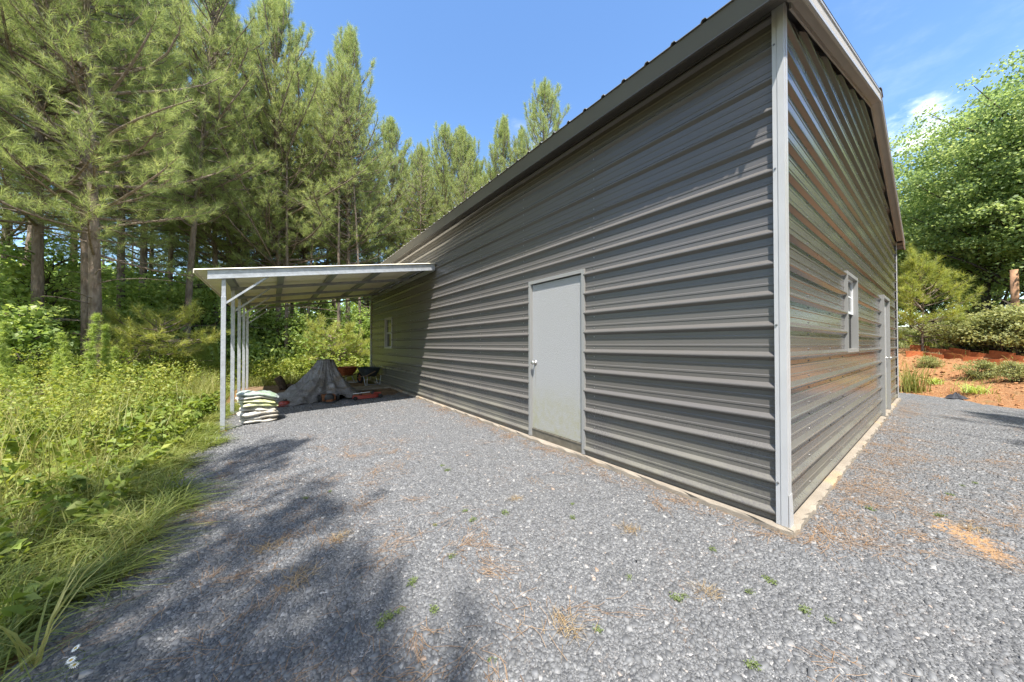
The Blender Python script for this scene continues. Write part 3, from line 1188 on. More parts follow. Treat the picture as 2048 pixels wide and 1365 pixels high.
mb.hexa([(-3.80, LY0 + 0.03, lz(-3.8) - 0.150), (-0.03, LY0 + 0.03, lz(-0.03) - 0.150), (-0.03, LY0 + 0.062, lz(-0.03) - 0.150), (-3.80, LY0 + 0.062, lz(-3.8) - 0.150),
         (-3.80, LY0 + 0.03, lz(-3.8) - zo), (-0.03, LY0 + 0.03, lz(-0.03) - zo), (-0.03, LY0 + 0.062, lz(-0.03) - zo), (-3.80, LY0 + 0.062, lz(-3.8) - zo)])
mb.hexa([(-3.80, LY0 + 0.010, lz(-3.8) - 0.153), (-0.03, LY0 + 0.010, lz(-0.03) - 0.153), (-0.03, LY0 + 0.03, lz(-0.03) - 0.153), (-3.80, LY0 + 0.03, lz(-3.8) - 0.153),
         (-3.80, LY0 + 0.010, lz(-3.8) - 0.143), (-0.03, LY0 + 0.010, lz(-0.03) - 0.143), (-0.03, LY0 + 0.03, lz(-0.03) - 0.143), (-3.80, LY0 + 0.03, lz(-3.8) - 0.143)])
mb.build('front_fascia', M_GALV, LT)
PY = [6.25, 7.77, 9.29, 10.81, 12.33]
PX = -3.61
for i, y in enumerate(PY):
    g_ = tz(PX, y)
    topz = lz(PX) - 0.075
    mb = MB()
    mb.box(PX - 0.03, PX + 0.03, y - 0.03, y + 0.03, g_ - 0.12, topz - 0.36)
    mb.box(PX - 0.026, PX + 0.026, y - 0.026, y + 0.026, topz - 0.36, topz)
    mb.box(PX - 0.052, PX + 0.052, y - 0.052, y + 0.052, g_ - 0.03, g_ + 0.018, 1)
    p_ = mb.build('post', [M_GALV, M_RUST], LT, bevel=0.003)
    mb = MB()
    mb.bar((PX + 0.02, y, topz - 0.47), (-3.03, y, lz(-3.03) - 0.135), 0.045, 0.03)
    mb.build('brace', M_GALV, LT)
    if i > 0:
        mb = MB()
        mb.bar((PX - 0.04, y, lz(PX - 0.04) - 0.105), (-0.10, y, lz(-0.10) - 0.105), 0.058, 0.058)
        mb.build('rafter', M_RAFTER, LT)
for x in (-3.60, -2.85, -1.96, -1.10, -0.22):
    mb = MB()
    z = lz(x)
    mb.hexa([(x - 0.05, LY0 + 0.07, z - 0.072 - 0.0087), (x + 0.05, LY0 + 0.07, z - 0.072 + 0.0087), (x + 0.05, LY1 - 0.06, z - 0.072 + 0.0087), (x - 0.05, LY1 - 0.06, z - 0.072 - 0.0087),
             (x - 0.06, LY0 + 0.07, z - 0.005 - 0.0104), (x + 0.06, LY0 + 0.07, z - 0.005 + 0.0104), (x + 0.06, LY1 - 0.06, z - 0.005 + 0.0104), (x - 0.06, LY1 - 0.06, z - 0.005 - 0.0104)])
    mb.build('purlin', M_RAFTER, LT)
mb = MB()
mb.box(LX + 0.003, LX + 0.012, LY0 + 0.003, LY1 - 0.003, lz(LX) - 0.05, lz(LX) - 0.006)
mb.build('eave_trim', M_SHEET, LT)
mb = MB()
mb.box(-0.075, -0.024, LY0 + 0.07, LY1 - 0.06, lz(-0.05) - 0.16, lz(-0.05) - 0.085)
mb.build('wall_ledger', M_GALV, LT)

# ------------------------------------------------------------------ things under and beside the lean-to
# grey tarpaulin draped over a tall hidden load
cx, cy, hh = -1.86, 9.0, 0.98
NT, NR = 260, 90
g0 = tz(cx, cy) + 0.012


def ridge(q):
    return 1 - 1.6 * abs(math.sin(q / 2)) ** 0.8


def tarp_R(a):
    # outline, angle measured from +x
    tgt = [(0, 0.86), (25, 0.80), (90, 0.95), (150, 1.10), (180, 1.18), (205, 1.58), (222, 1.50), (245, 1.02), (265, 0.90), (278, 0.92), (300, 1.00), (318, 1.14), (335, 0.98), (360, 0.86)]
    d = math.degrees(a) % 360
    for (a0, r0), (a1, r1) in zip(tgt[:-1], tgt[1:]):
        if a0 <= d <= a1:
            t = (d - a0) / (a1 - a0)
            t = t * t * (3 - 2 * t)
            return r0 + (r1 - r0) * t


V = []
for j in range(NR):
    u = j / (NR - 1)
    for i in range(NT):
        a = 2 * math.pi * i / NT
        R_ = 0.93 * tarp_R(a) * (1 + 0.03 * math.sin(9 * a + 1) + 0.02 * math.sin(17 * a))
        flat = 0.17
        r = flat * min(u / 0.12, 1) + (R_ - flat) * max(0, (u - 0.12) / 0.88)
        w = max(0, (u - 0.12) / 0.88)
        pr = (1 - w) ** 1.32 * (1 - 0.25 * math.sin(math.pi * w))
        fold = 0.125 * ridge(7 * a + 1.2 * math.sin(2 * a) + 2.0 * w) + 0.035 * ridge(12 * a + 4 * w + 1) + 0.012 * ridge(23 * a - 7 * w + 2 * math.sin(3 * a))
        r *= 1 + fold * (0.35 + 0.9 * math.sin(math.pi * min(1, w)) ** 0.7) * (w > 0)
        z = hh * pr + (0.022 * ridge(5 * a + 13 * w) + 0.014 * ridge(9 * a - 17 * w + 1)) * math.sin(math.pi * min(1, w * 1.0)) ** 0.7 + 0.018 * math.sin(5.0 * w * 6 + 4 * a) * math.sin(math.pi * w)
        if u < 0.14:
            z = hh - 0.02 * (u / 0.14) ** 2 + 0.008 * math.sin(3 * a) * u / 0.14
        # raised hem in front, where the machine shows
        lift = 0.13 * math.exp(-((math.degrees(a) - 283) / 11.0) ** 2) * w ** 3
        x_, y_ = cx + r * math.cos(a), cy + r * math.sin(a)
        zz = max(z, 0) + lift + 0.012 * (1 + math.sin(29 * a)) * w ** 4
        V.append((x_, y_, g0 + zz + tz(x_, y_) - tz(cx, cy)))
F_ = []
for j in range(NR - 1):
    for i in range(NT):
        i2 = (i + 1) % NT
        F_.append((j * NT + i, j * NT + i2, (j + 1) * NT + i2, (j + 1) * NT + i))
o = link('tarpaulin', np_mesh('tarpaulin', np.array(V), np.array(F_), M_TARP, smooth=True))
sol = o.modifiers.new('solid', 'SOLIDIFY')
sol.thickness = 0.004
tag(o, 'crumpled grey tarpaulin draped in a peak over a load under the lean-to', 'tarp')


def rod(mb, a, b_, r, mi=0, n=8):
    mb.tube([a, b_], [r, r], n, mi)


# red engine cover at the left hem
x, y, z = gpoint(569, 815)
t = thing('mower_engine', 'small red engine with black cap beside the left hem of the tarp', 'engine', (x, y + 0.12, z), 0, None, 0.75)
mb = MB()
mb.lathe((0, 0, 0.0), (0, 0, 1), [(0.12, 0.0), (0.145, 0.02), (0.15, 0.09), (0.13, 0.14), (0.09, 0.165), (0, 0.17)], 18)
mb.box(-0.17, -0.05, -0.12, 0.06, 0.01, 0.08)
mb.build('cover', M_RED, t, bevel=0.01)
mb = MB()
mb.lathe((0.01, -0.03, 0.165), (0, -0.25, 1), [(0.06, 0), (0.062, 0.035), (0.04, 0.055), (0, 0.056)], 14)
mb.build('cap', M_BLACK, t)
mb = MB()
mb.lathe((0.01, -0.045, 0.222), (0, -0.25, 1), [(0.024, 0), (0.022, 0.012), (0, 0.014)], 10)
mb.build('bolt', M_KNOB, t)
# machine face below the lifted hem
x, y, z = gpoint(659, 806)
t = thing('garden_tiller', 'rusty machine nose with round black starter under the front hem of the tarp', 'machine', (x, y + 0.05, z))
mb = MB()
mb.lathe((0, -0.02, 0.115), (0, -1, 0.1), [(0.10, -0.05), (0.105, 0.0), (0.095, 0.03), (0.07, 0.05), (0.03, 0.055), (0, 0.056)], 18)
mb.build('starter', M_BLACK, t)
mb = MB()
mb.box(-0.14, 0.14, 0.02, 0.30, 0.03, 0.17)
mb.box(-0.07, 0.07, -0.10, -0.02, 0.02, 0.075)
mb.build('housing', M_RUST, t, bevel=0.012)
for sx in (-0.2, 0.2):
    mb = MB()
    mb.lathe((sx - 0.03, 0.12, 0.09), (1, 0, 0), [(0.04, 0), (0.088, 0.005), (0.09, 0.03), (0.088, 0.055), (0.04, 0.06), (0, 0.06)], 18)
    mb.build('wheel', M_TYRE, t)
mb = MB()
mb.lathe((0, -0.10, 0.006), (0, 0, 1), [(0.14, 0.0), (0.14, 0.012), (0.1, 0.02), (0, 0.02)], 18)
mb.build('skid_plate', M_TUB, t)
# red mower deck to the right
x, y, z = gpoint(735, 800)
t = thing('mower_deck', 'flat red mower deck with black spindle caps sticking out right of the tarp', 'mower deck', (x, y + 0.2, z), 0.05, None, 0.85)
mb = MB()
ring = []
for k in range(24):
    a = 2 * math.pi * k / 24
    ring.append((0.36 * math.copysign(abs(math.cos(a)) ** 0.6, math.cos(a)), 0.19 * math.copysign(abs(math.sin(a)) ** 0.6, math.sin(a))))
vs = [(p_[0], p_[1], 0.03) for p_ in ring] + [(p_[0] * 0.97, p_[1] * 0.97, 0.11) for p_ in ring] + [(p_[0] * 0.85, p_[1] * 0.8, 0.13) for p_ in ring]
fs = [(i, (i + 1) % 24, 24 + (i + 1) % 24, 24 + i) for i in range(24)] + [(24 + i, 24 + (i + 1) % 24, 48 + (i + 1) % 24, 48 + i) for i in range(24)] + [tuple(range(48, 72)), tuple(range(23, -1, -1))]
mb.add(vs, fs)
mb.box(0.20, 0.42, -0.09, 0.03, 0.12, 0.17)
mb.build('deck', M_RED, t)
for sx, sy in ((0.2, -0.03), (-0.14, 0.03)):
    mb = MB()
    mb.lathe((sx, sy, 0.13), (0, 0, 1), [(0.055, 0), (0.055, 0.06), (0.04, 0.075), (0.016, 0.08), (0.012, 0.10), (0, 0.10)], 14)
    mb.build('spindle_cap', M_BLACK, t)
mb = MB()
rod(mb, (-0.38, -0.12, 0.19), (0.10, -0.08, 0.195), 0.009)
mb.build('rod', M_WHITE, t)
for sx in (-0.33, 0.37):
    mb = MB()
    mb.lathe((sx, -0.2, 0.06), (0, -1, 0), [(0.03, -0.02), (0.055, -0.015), (0.06, 0.0), (0.055, 0.02), (0.0, 0.025)], 14)
    mb.build('wheel', M_TYRE, t)


def wheelbarrow(label, loc, rz, tubm, tilt=0.0, legm=None):
    t = thing('wheelbarrow', label, 'wheelbarrow', loc, rz, 'wheelbarrows by the garage wall')
    t.rotation_euler = (tilt, 0, rz)
    # tub: axis along y (front wheel at +y)
    mb = MB()
    levels = [(0.30, 0.17, 0.24, -0.24), (0.42, 0.245, 0.33, -0.33), (0.56, 0.30, 0.44, -0.38), (0.585, 0.325, 0.47, -0.41)]
    n_ = 28
    rings = []
    for z_, w_, yf, yb_ in levels:
        rr = []
        for k in range(n_):
            a = 2 * math.pi * k / n_
            ex_ = 0.55
            cx_ = math.copysign(abs(math.cos(a)) ** ex_, math.cos(a))
            sy_ = math.copysign(abs(math.sin(a)) ** ex_, math.sin(a))
            rr.append((w_ * cx_ * (1 - 0.15 * max(0, sy_)), (yf if sy_ > 0 else -yb_) * sy_, z_))
        rings.append(rr)
    inner = [[(x_ * 0.95, y_ * 0.95, z_ + 0.012) for x_, y_, z_ in r_] for r_ in rings[:3]]
    allr = rings + inner[::-1]
    vs = [q for r_ in allr for q in r_]
    fs = []
    for i in range(len(allr) - 1):
        for k in range(n_):
            a, b_ = i * n_ + k, i * n_ + (k + 1) % n_
            fs.append((a, b_, b_ + n_, a + n_))
    fs.append(tuple(range(n_ - 1, -1, -1)))
    fs.append(tuple(range((len(allr) - 1) * n_, len(allr) * n_)))
    mb.add(vs, fs)
    mb.build('tub', tubm, t, smooth=False)
    for s_ in (-1, 1):
        mb = MB()
        mb.tube([(s_ * 0.09, 0.60, 0.20), (s_ * 0.17, 0.2, 0.27), (s_ * 0.25, -0.35, 0.33), (s_ * 0.29, -0.98, 0.52)], [0.019] * 4, 8)
        mb.build('handle', M_HANDLE, t)
        mb = MB()
        mb.tube([(s_ * 0.20, -0.05, 0.29), (s_ * 0.22, -0.22, 0.01), (s_ * 0.22, -0.33, 0.01), (s_ * 0.235, -0.37, 0.33)], [0.013] * 4, 8)
        mb.build('leg', M_GALV, t)
    mb = MB()
    mb.tube([(-0.22, -0.27, 0.03), (0.22, -0.27, 0.03)], [0.011] * 2, 8)
    mb.build('leg_brace', M_GALV, t)
    mb = MB()
    pr = []
    for k in range(13):
        a = 2 * math.pi * k / 12
        pr.append((0.15 + 0.045 * math.cos(a), 0.045 * math.sin(a)))
    mb.lathe((0, 0.60, 0.195), (1, 0, 0), pr, 24)
    wh = mb.build('wheel', M_TYRE, t, smooth=True)
    mb = MB()
    mb.lathe((0, 0.60, 0.195), (1, 0, 0), [(0.0, -0.05), (0.03, -0.05), (0.03, -0.02), (0.115, -0.015), (0.115, 0.015), (0.03, 0.02), (0.03, 0.05), (0, 0.05)], 18)
    mb.build('rim', M_ORANGE, wh)
    return t


wx, wy, wz = gpoint(741, 772)
wheelbarrow('wheelbarrow with a dark green black tub standing by the garage wall', (wx + 0.02, wy + 0.35, wz), 0.25, M_TUB)
wheelbarrow('wheelbarrow with a rusty orange tub and raised handles behind the dark one', (wx - 0.58, wy + 1.05, wz), 2.35, M_ORANGE)

# old log chunk with a lying limb
lx, ly, lzz = gpoint(563, 781)
t = thing('log', 'dark upright chunk of log with a lying limb under the lean-to', 'log', (lx, ly, lzz))
mb = MB()
mb.tube([(0.06, 0, -0.02), (0.03, 0, 0.12), (-0.03, 0.0, 0.27), (-0.10, 0.0, 0.40)], [0.13, 0.105, 0.11, 0.10], 14)
mb.tube([(0.05, 0.05, 0.07), (0.4, 0.12, 0.085), (0.85, 0.2, 0.07)], [0.10, 0.085, 0.07], 12)
mb.tube([(0.0, -0.05, 0.05), (-0.06, -0.22, 0.03)], [0.04, 0.02], 8)
mb.build('trunk', M_LOG, t, smooth=True)
mb = MB()
mb.lathe((-0.103, 0, 0.4015), (-0.47, 0, 0.88), [(0.088, 0), (0.08, 0.006), (0, 0.007)], 14)
mb.build('cut_face', M_CUT, t)

x, y, z = gpoint(745, 781)
mb = MB()
mb.box(-0.78, 0.62, -0.22, 0.22, 0.0, 0.05)
mb.box(-0.78, 0.62, 0.235, 0.50, 0.004, 0.046)
o = mb.build('timber_board', M_WOOD, None, bevel=0.006)
o.location = (x - 0.05, y + 0.25, z + 0.012)
o.rotation_euler = (0, 0, 0.06)
tag(o, 'weathered wide timber boards lying flat in front of the wheelbarrows', 'board')

# stack of sacks by the front post
def sack(w, d, h, seed, sag=0.0):
    r = random.Random(seed)
    nx_, ny_ = 26, 14
    vs = []
    p1, p2, p3 = r.random() * 6, r.random() * 6, r.random() * 6
    for side in (1, -1):
        for j in range(ny_):
            for i in range(nx_):
                u, v = i / (nx_ - 1) * 2 - 1, j / (ny_ - 1) * 2 - 1
                e = (max(0, 1 - abs(u) ** 5) * max(0, 1 - abs(v) ** 4)) ** 0.5
                x_ = u * w / 2 * (1 - 0.05 * v * v) + 0.012 * math.sin(7 * v + p1)
                y_ = v * d / 2 * (1 - 0.04 * u * u) + 0.012 * math.sin(6 * u + p2)
                lump = 0.008 * math.sin(6 * u + 4 * v + p3) + 0.006 * math.sin(11 * u - 7 * v + p1) + 0.004 * math.sin(23 * u + p2)
                z_ = side * (h / 2 * e) + (lump if side > 0 else 0.4 * lump) * e
                z_ += -sag * max(0, u) ** 2 + 0.010 * math.sin(3 * u + p1) - (1 - e) * 0.01 * math.sin(9 * v + p2)
                vs.append((x_, y_, z_ + h / 2))
    fs = []
    n1 = nx_ * ny_
    for j in range(ny_ - 1):
        for i in range(nx_ - 1):
            a = j * nx_ + i
            fs.append((a, a + 1, a + nx_ + 1, a + nx_))
            fs.append((n1 + a, n1 + a + nx_, n1 + a + nx_ + 1, n1 + a + 1))
    per_ = [i for i in range(nx_)] + [j * nx_ + nx_ - 1 for j in range(1, ny_)] + [(ny_ - 1) * nx_ + i for i in range(nx_ - 2, -1, -1)] + [j * nx_ for j in range(ny_ - 2, 0, -1)]
    for a, b_ in zip(per_, per_[1:] + per_[:1]):
        fs.append((b_, a, n1 + a, n1 + b_))
    return vs, fs


sx, sy = -3.16, 6.72
gz = tz(sx, sy) + 0.006
specs = [(0.58, 0.40, 0.062, 0.00, 0.00, 0.03, M_SACK_W, 0.0, 'flat white sack at the very bottom of the stack by the post'),
         (0.60, 0.42, 0.072, 0.01, 0.02, -0.03, M_SACK_W, 0.0, 'white sack second from the bottom of the stack by the post'),
         (0.63, 0.43, 0.088, -0.02, 0.0, 0.06, M_SACK_W, 0.01, 'plump white sack third from the bottom of the stack'),
         (0.58, 0.42, 0.080, -0.01, 0.02, -0.08, M_SACK_W, 0.035, 'cream sack in the middle of the stack under the yellowish one'),
         (0.60, 0.43, 0.080, 0.0, 0.01, 0.07, M_SACK_G, 0.05, 'yellow green sack with a drooping right end, mid stack'),
         (0.60, 0.42, 0.072, -0.03, 0.0, -0.05, M_SACK_G, 0.06, 'pale green sack third from the top of the stack'),
         (0.62, 0.42, 0.055, -0.04, 0.01, 0.05, M_SACK_W, 0.07, 'thin white sack just below the grey green top one'),
         (0.66, 0.42, 0.072, -0.02, 0.0, -0.06, M_SACK_T, 0.10, 'grey green sack lying on top of the stack')]
zc_ = gz
for i, (w, d, h, dx, dy, rz_, m_, sag, lab) in enumerate(specs):
    vs, fs = sack(w * 0.9, d, h * 1.12, 30 + i, sag)
    mb = MB()
    mb.add(vs, fs)
    o = mb.build('sack', m_, None, smooth=True)
    o.location = (sx + dx, sy + dy, zc_)
    o.rotation_euler = (0, 0, 0.12 + rz_)
    tag(o, lab, 'sack', 'sacks stacked by the front post')
    zc_ += h * 0.93

# ------------------------------------------------------------------ clay bank: edging boards, post, rag
def edging(pxa, pxb, py, label, h=0.17):
    xa, ya, za = gpoint(pxa, py[0])
    xb, yb, zb = gpoint(pxb, py[1])
    mb = MB()
    n_ = 9
    dx, dy = xb - xa, yb - ya
    L = math.hypot(dx, dy)
    nx_, ny_ = dy / L, -dx / L
    if nx_ * (-1) + ny_ * 0 < 0:
        nx_, ny_ = -nx_, -ny_
    vs = []
    for i in range(n_ + 1):
        t_ = i / n_
        bow = 0.16 * L * 4 * t_ * (1 - t_) * 0.8 * (1 if int(pxa) % 2 else 0.4)
        x_, y_ = xa + dx * t_ + nx_ * bow, ya + dy * t_ + ny_ * bow
        z_ = za + (zb - za) * t_
        for oo, hz in ((0.010, -0.06), (-0.010, -0.06), (-0.010 - 0.02, h), (0.010 - 0.02, h)):
            vs.append((x_ - xa + nx_ * oo, y_ - ya + ny_ * oo, z_ - za + hz + 0.01 * math.sin(5 * t_)))
    fs = []
    for i in range(n_):
        for k in range(4):
            a, b_ = i * 4 + k, i * 4 + (k + 1) % 4
            fs.append((a, b_, b_ + 4, a + 4))
    fs += [(3, 2, 1, 0), tuple(n_ * 4 + k for k in range(4))]
    mb.add(vs, fs)
    o = mb.build('edging_board', M_TERRA, None)
    o.location = (xa, ya, za)
    tag(o, label, 'edging', 'terracotta edging boards on the clay bank')


low = [(1812, 1850, (714, 714)), (1846, 1887, (713, 716)), (1884, 1930, (716, 720)), (1926, 1968, (722, 724)), (1964, 2016, (731, 735)), (2012, 2060, (739, 741))]
upp = [(1820, 1862, (701, 703)), (1858, 1905, (704, 707)), (1898, 1938, (706, 710)), (1934, 1984, (713, 717)), (1978, 2030, (714, 720)), (2026, 2066, (722, 724))]
words = ['first', 'second', 'third', 'fourth', 'fifth', 'sixth']
for row, rn in ((low, 'front'), (upp, 'back')):
    for i, (a, b_, py) in enumerate(row):
        edging(a, b_ + (i * 7 % 5) - 3, (py[0] + (i * 5 % 3) - 1, py[1] + (i * 3 % 4) - 1), '%s terracotta edging board from the garage corner in the %s row on the clay bank' % (words[i], rn), (0.17, 0.13, 0.16, 0.11, 0.18, 0.14)[i])

px_, py_ = at(2030, 600, 11.2)[:2]
zb = tz(px_, py_)
ztopp = at(2030, 540, 11.2)[2]
t = MB()
t.tube([(0, 0, -0.3), (0.0, 0, (ztopp - zb) * 0.5), (-0.05, 0.01, ztopp - zb)], [0.095, 0.09, 0.085], 16)
o = t.build('wooden_post', M_POLE, None, smooth=True)
o.location = (px_, py_, zb)
tag(o, 'bare round brown wooden post standing among shrubs above the clay bank', 'post')

x, y, z = gpoint(1912, 797)
vs = []
NA, NB_ = 26, 10
for j in range(NB_):
    for i in range(NA):
        a = 2 * math.pi * i / NA
        u = j / (NB_ - 1)
        r = 0.15 * u * (1 + 0.25 * math.sin(3 * a + 1) + 0.12 * math.sin(7 * a))
        z_ = 0.12 * (1 - u * u) * (0.8 + 0.3 * math.sin(2 * a + 6 * u) + 0.2 * math.sin(5 * a)) + 0.004
        vs.append((r * math.cos(a) * 1.2, r * math.sin(a), z_))
fs = [(j * NA + i, j * NA + (i + 1) % NA, (j + 1) * NA + (i + 1) % NA, (j + 1) * NA + i) for j in range(NB_ - 1) for i in range(NA)]
o = link('rag', np_mesh('rag', np.array(vs), np.array(fs), mat('dark_navy_cloth', (0.028, 0.030, 0.038), 0.8), smooth=True), None, (x, y, z))
tag(o, 'crumpled dark cloth lying where the gravel meets the orange clay', 'rag')

# ------------------------------------------------------------------ vegetation generators
def unit(v):
    return v / np.maximum(np.linalg.norm(v, axis=-1, keepdims=True), 1e-9)


def tubes(PTS, RAD, n):
    """PTS (T,S,3), RAD (T,S) -> verts, quads"""
    T, Sn, _ = PTS.shape
    d = np.empty_like(PTS)
    d[:, 1:-1] = PTS[:, 2:] - PTS[:, :-2]
    d[:, 0] = PTS[:, 1] - PTS[:, 0]
    d[:, -1] = PTS[:, -1] - PTS[:, -2]
    d = unit(d)
    ref = np.where(np.abs(d[..., 2:3]) > 0.9, np.array([1.0, 0.1, 0]), np.array([0.1, 0.05, 1.0]))
    x = unit(np.cross(d, ref))
    y = np.cross(d, x)
    a = np.arange(n) * 2 * np.pi / n
    V = PTS[:, :, None, :] + RAD[:, :, None, None] * (x[:, :, None, :] * np.cos(a)[:, None] + y[:, :, None, :] * np.sin(a)[:, None])
    V = V.reshape(-1, 3)
    base = (np.arange(T) * Sn * n)[:, None, None] + (np.arange(Sn - 1) * n)[None, :, None]
    k = np.arange(n)[None, None, :]
    k2 = (k + 1) % n
    F = np.stack([base + k, base + k2, base + k2 + n, base + k + n], -1).reshape(-1, 4)
    return V, F


def join(parts):
    V, F, k = [], [], 0
    for v, f in parts:
        V.append(v)
        F.append(f + k)
        k += len(v)
    return np.concatenate(V), np.concatenate(F)


def needles(r, P0, AX, nn, nl, w, spread=(14, 72), back=0.15):
    T = len(P0)
    p = np.repeat(P0, nn, 0)
    ax = np.repeat(AX, nn, 0)
    rnd = unit(r.normal(size=ax.shape))
    perp = unit(rnd - ax * (rnd * ax).sum(1, keepdims=True))
    ang = np.radians(r.uniform(spread[0], spread[1], len(ax)))[:, None]
    d = ax * np.cos(ang) + perp * np.sin(ang)
    d[:, 2] -= 0.08
    d = unit(d)
    bk = np.repeat(back, nn) if np.ndim(back) else back
    b = p - ax * (r.uniform(0, 1, len(ax)) * bk)[:, None]
    L = nl * r.uniform(0.7, 1.1, len(ax))[:, None]
    side = unit(np.cross(d, r.normal(size=d.shape))) * (w / 2)
    V = np.stack([b - side, b + side, b + d * L], 1).reshape(-1, 3)
    F = np.arange(len(V)).reshape(-1, 3)
    return V, F


def pine(seed, H, cb, R, nn=26, nl=0.18, w=0.011, dbh=0.26, step=0.42, e_lo=-4, e_hi=55, dens=1.0, name='pine', mat_n=None, dead=14, lean=0.25, fork=False, needle_tint=0.0):
    r = np.random.default_rng(seed)
    S_ = 14
    tt = np.linspace(0, 1, S_)
    wx_, wy_ = r.normal(0, lean, 2)
    axis_p = np.stack([wx_ * tt ** 1.5 + 0.10 * np.sin(5 * tt + r.uniform(0, 6)) * tt, wy_ * tt ** 1.5 + 0.10 * np.sin(4 * tt + r.uniform(0, 6)) * tt, tt * H - 0.15 * (tt == 0)], 1)
    rad = dbh / 2 * np.clip(1 - tt, 0.02, 1) ** 0.8
    rad[0] *= 1.35
    parts = [tubes(axis_p[None], rad[None], 10)]
    if fork:
        a2 = axis_p + np.stack([0.34 + 0.5 * tt, -0.12 - 0.5 * tt, 0 * tt], 1)
        a2[:, 2] *= 0.97
        parts.append(tubes(a2[None], rad[None] * 0.85, 10))

    def ap(h):
        return np.array([np.interp(h, axis_p[:, 2], axis_p[:, k]) for k in range(3)]).T
    hs, h = [], cb
    while h < H - 0.25:
        t = (h - cb) / (H - cb)
        k = r.integers(3, 6)
        a0 = r.uniform(0, 6.28)
        for i in range(k):
            hs.append((h + r.normal(0, 0.08), a0 + i * 6.283 / k + r.normal(0, 0.3), t))
        h += step * (1 - 0.35 * t) * r.uniform(0.8, 1.2)
    hs = np.array(hs)
    hh, az, t = hs[:, 0], hs[:, 1], hs[:, 2]
    L = R * np.minimum(1, (t + 0.16) / 0.30) ** 0.6 * (1 - t) ** 0.45 * r.uniform(0.62, 1.15, len(t)) + 0.28
    e0 = np.radians(e_lo + (e_hi - e_lo) * t ** 1.2 + r.normal(0, 8, len(t)))
    de = np.radians(r.uniform(8, 34, len(t)) + 26 * t)
    Sb = 6
    PT = np.zeros((len(t), Sb, 3))
    PT[:, 0] = ap(np.clip(hh, 0, H))
    da = r.normal(0, 0.12, len(t))
    DIR = np.zeros((len(t), Sb, 3))
    for s in range(Sb):
        f = s / (Sb - 1)
        e = e0 + de * f ** 1.5
        a = az + da * s
        DIR[:, s] = np.stack([np.cos(e) * np.cos(a), np.cos(e) * np.sin(a), np.sin(e)], 1)
        if s:
            PT[:, s] = PT[:, s - 1] + DIR[:, s] * (L / (Sb - 1))[:, None]
    br = (0.008 + 0.011 * L)[:, None] * np.linspace(1, 0.3, Sb)[None]
    parts.append(tubes(PT, br, 5))
    # twigs
    tp, td, tl = [], [], []
    for i in range(len(t)):
        m = max(2, int(L[i] / 0.20 * dens))
        s = np.linspace(0.22 if L[i] > 1 else 0.35, 0.97, m) + r.normal(0, 0.02, m)
        s = np.clip(s, 0.1, 0.99)
        f = s * (Sb - 1)
        k = np.minimum(f.astype(int), Sb - 2)
        fr = (f - k)[:, None]
        p = PT[i, k] * (1 - fr) + PT[i, k + 1] * fr
        d = DIR[i, k + 1]
        side = np.stack([-d[:, 1], d[:, 0], 0 * d[:, 0]], 1)
        sg = np.where(np.arange(m) % 2 == 0, 1, -1)[:, None] * r.uniform(0.5, 1.1, (m, 1))
        q = unit(d * 0.75 + side * sg + np.array([0, 0, 1]) * r.uniform(-0.05, 0.75, (m, 1)))
        tp.append(p)
        td.append(q)
        tl.append((0.20 + 0.36 * (1 - s)) * min(1.7, 0.45 + 0.55 * L[i]) * r.uniform(0.7, 1.2, m))
    tp, td, tl = np.concatenate(tp), np.concatenate(td), np.concatenate(tl)
    te = tp + td * tl[:, None]
    tw = np.stack([tp, (tp + te) / 2 + np.array([0, 0, -0.01]), te], 1)
    parts.append(tubes(tw, np.repeat(np.array([[0.008, 0.006, 0.004]]), len(tw), 0), 3))
    # bare dead limbs on the lower trunk
    if dead:
        hd = r.uniform(min(1.6, cb * 0.6), cb + 0.5, dead)
        ad = r.uniform(0, 6.28, dead)
        Ld = r.uniform(0.5, 1.9, dead)
        pd = np.zeros((dead, 4, 3))
        for s in range(4):
            pd[:, s] = ap(hd) + np.stack([np.cos(ad + 0.1 * s), np.sin(ad + 0.1 * s), 0.25 - 0.06 * s + 0 * ad], 1) * (Ld * s / 3)[:, None]
        parts.append(tubes(pd, np.array([[0.018, 0.012, 0.009, 0.004]]).repeat(dead, 0), 4))
    tv, tf = join(parts)
    # tufts
    P_, A_, TI, BK = [], [], [], []
    for fr in (0.62, 1.0):
        keep = (tl * fr > 0.10) | (fr == 1.0)
        if fr < 1:
            keep &= r.random(len(tl)) < 0.75
        P_.append((tp + td * (tl * fr)[:, None])[keep] + r.normal(0, 0.03, (keep.sum(), 3)))
        A_.append(unit(td[keep] + np.array([0, 0, 0.5]) + r.normal(0, 0.18, (keep.sum(), 3))))
        TI.append(np.clip(r.normal(0.34 + 0.16 * fr, 0.17, keep.sum()), 0, 1))
        BK.append(np.full(keep.sum(), 0.14 if fr < 1 else 0.22))
    P_.append(PT[:, -1])
    A_.append(unit(DIR[:, -1] + np.stack([0 * t, 0 * t, 0.3 + 0.9 * t], 1)))
    TI.append(np.clip(r.normal(0.6, 0.12, len(PT)), 0, 1))
    BK.append(np.full(len(PT), 0.34))
    P_.append(PT[:, -1] - DIR[:, -1] * 0.25)
    A_.append(unit(DIR[:, -1] + np.stack([0 * t, 0 * t, 0.3 + 0.6 * t], 1)))
    TI.append(np.clip(r.normal(0.5, 0.12, len(PT)), 0, 1))
    BK.append(np.full(len(PT), 0.28))
    # leader tufts
    hl = np.linspace(H - 0.9, H, 9)
    P_.append(ap(hl))
    A_.append(unit(np.array([[0, 0, 1.0]]) + r.normal(0, 0.15, (9, 3))))
    TI.append(np.full(9, 0.6))
    BK.append(np.full(9, 0.2))
    P_, A_, TI = np.concatenate(P_), np.concatenate(A_), np.concatenate(TI) + needle_tint
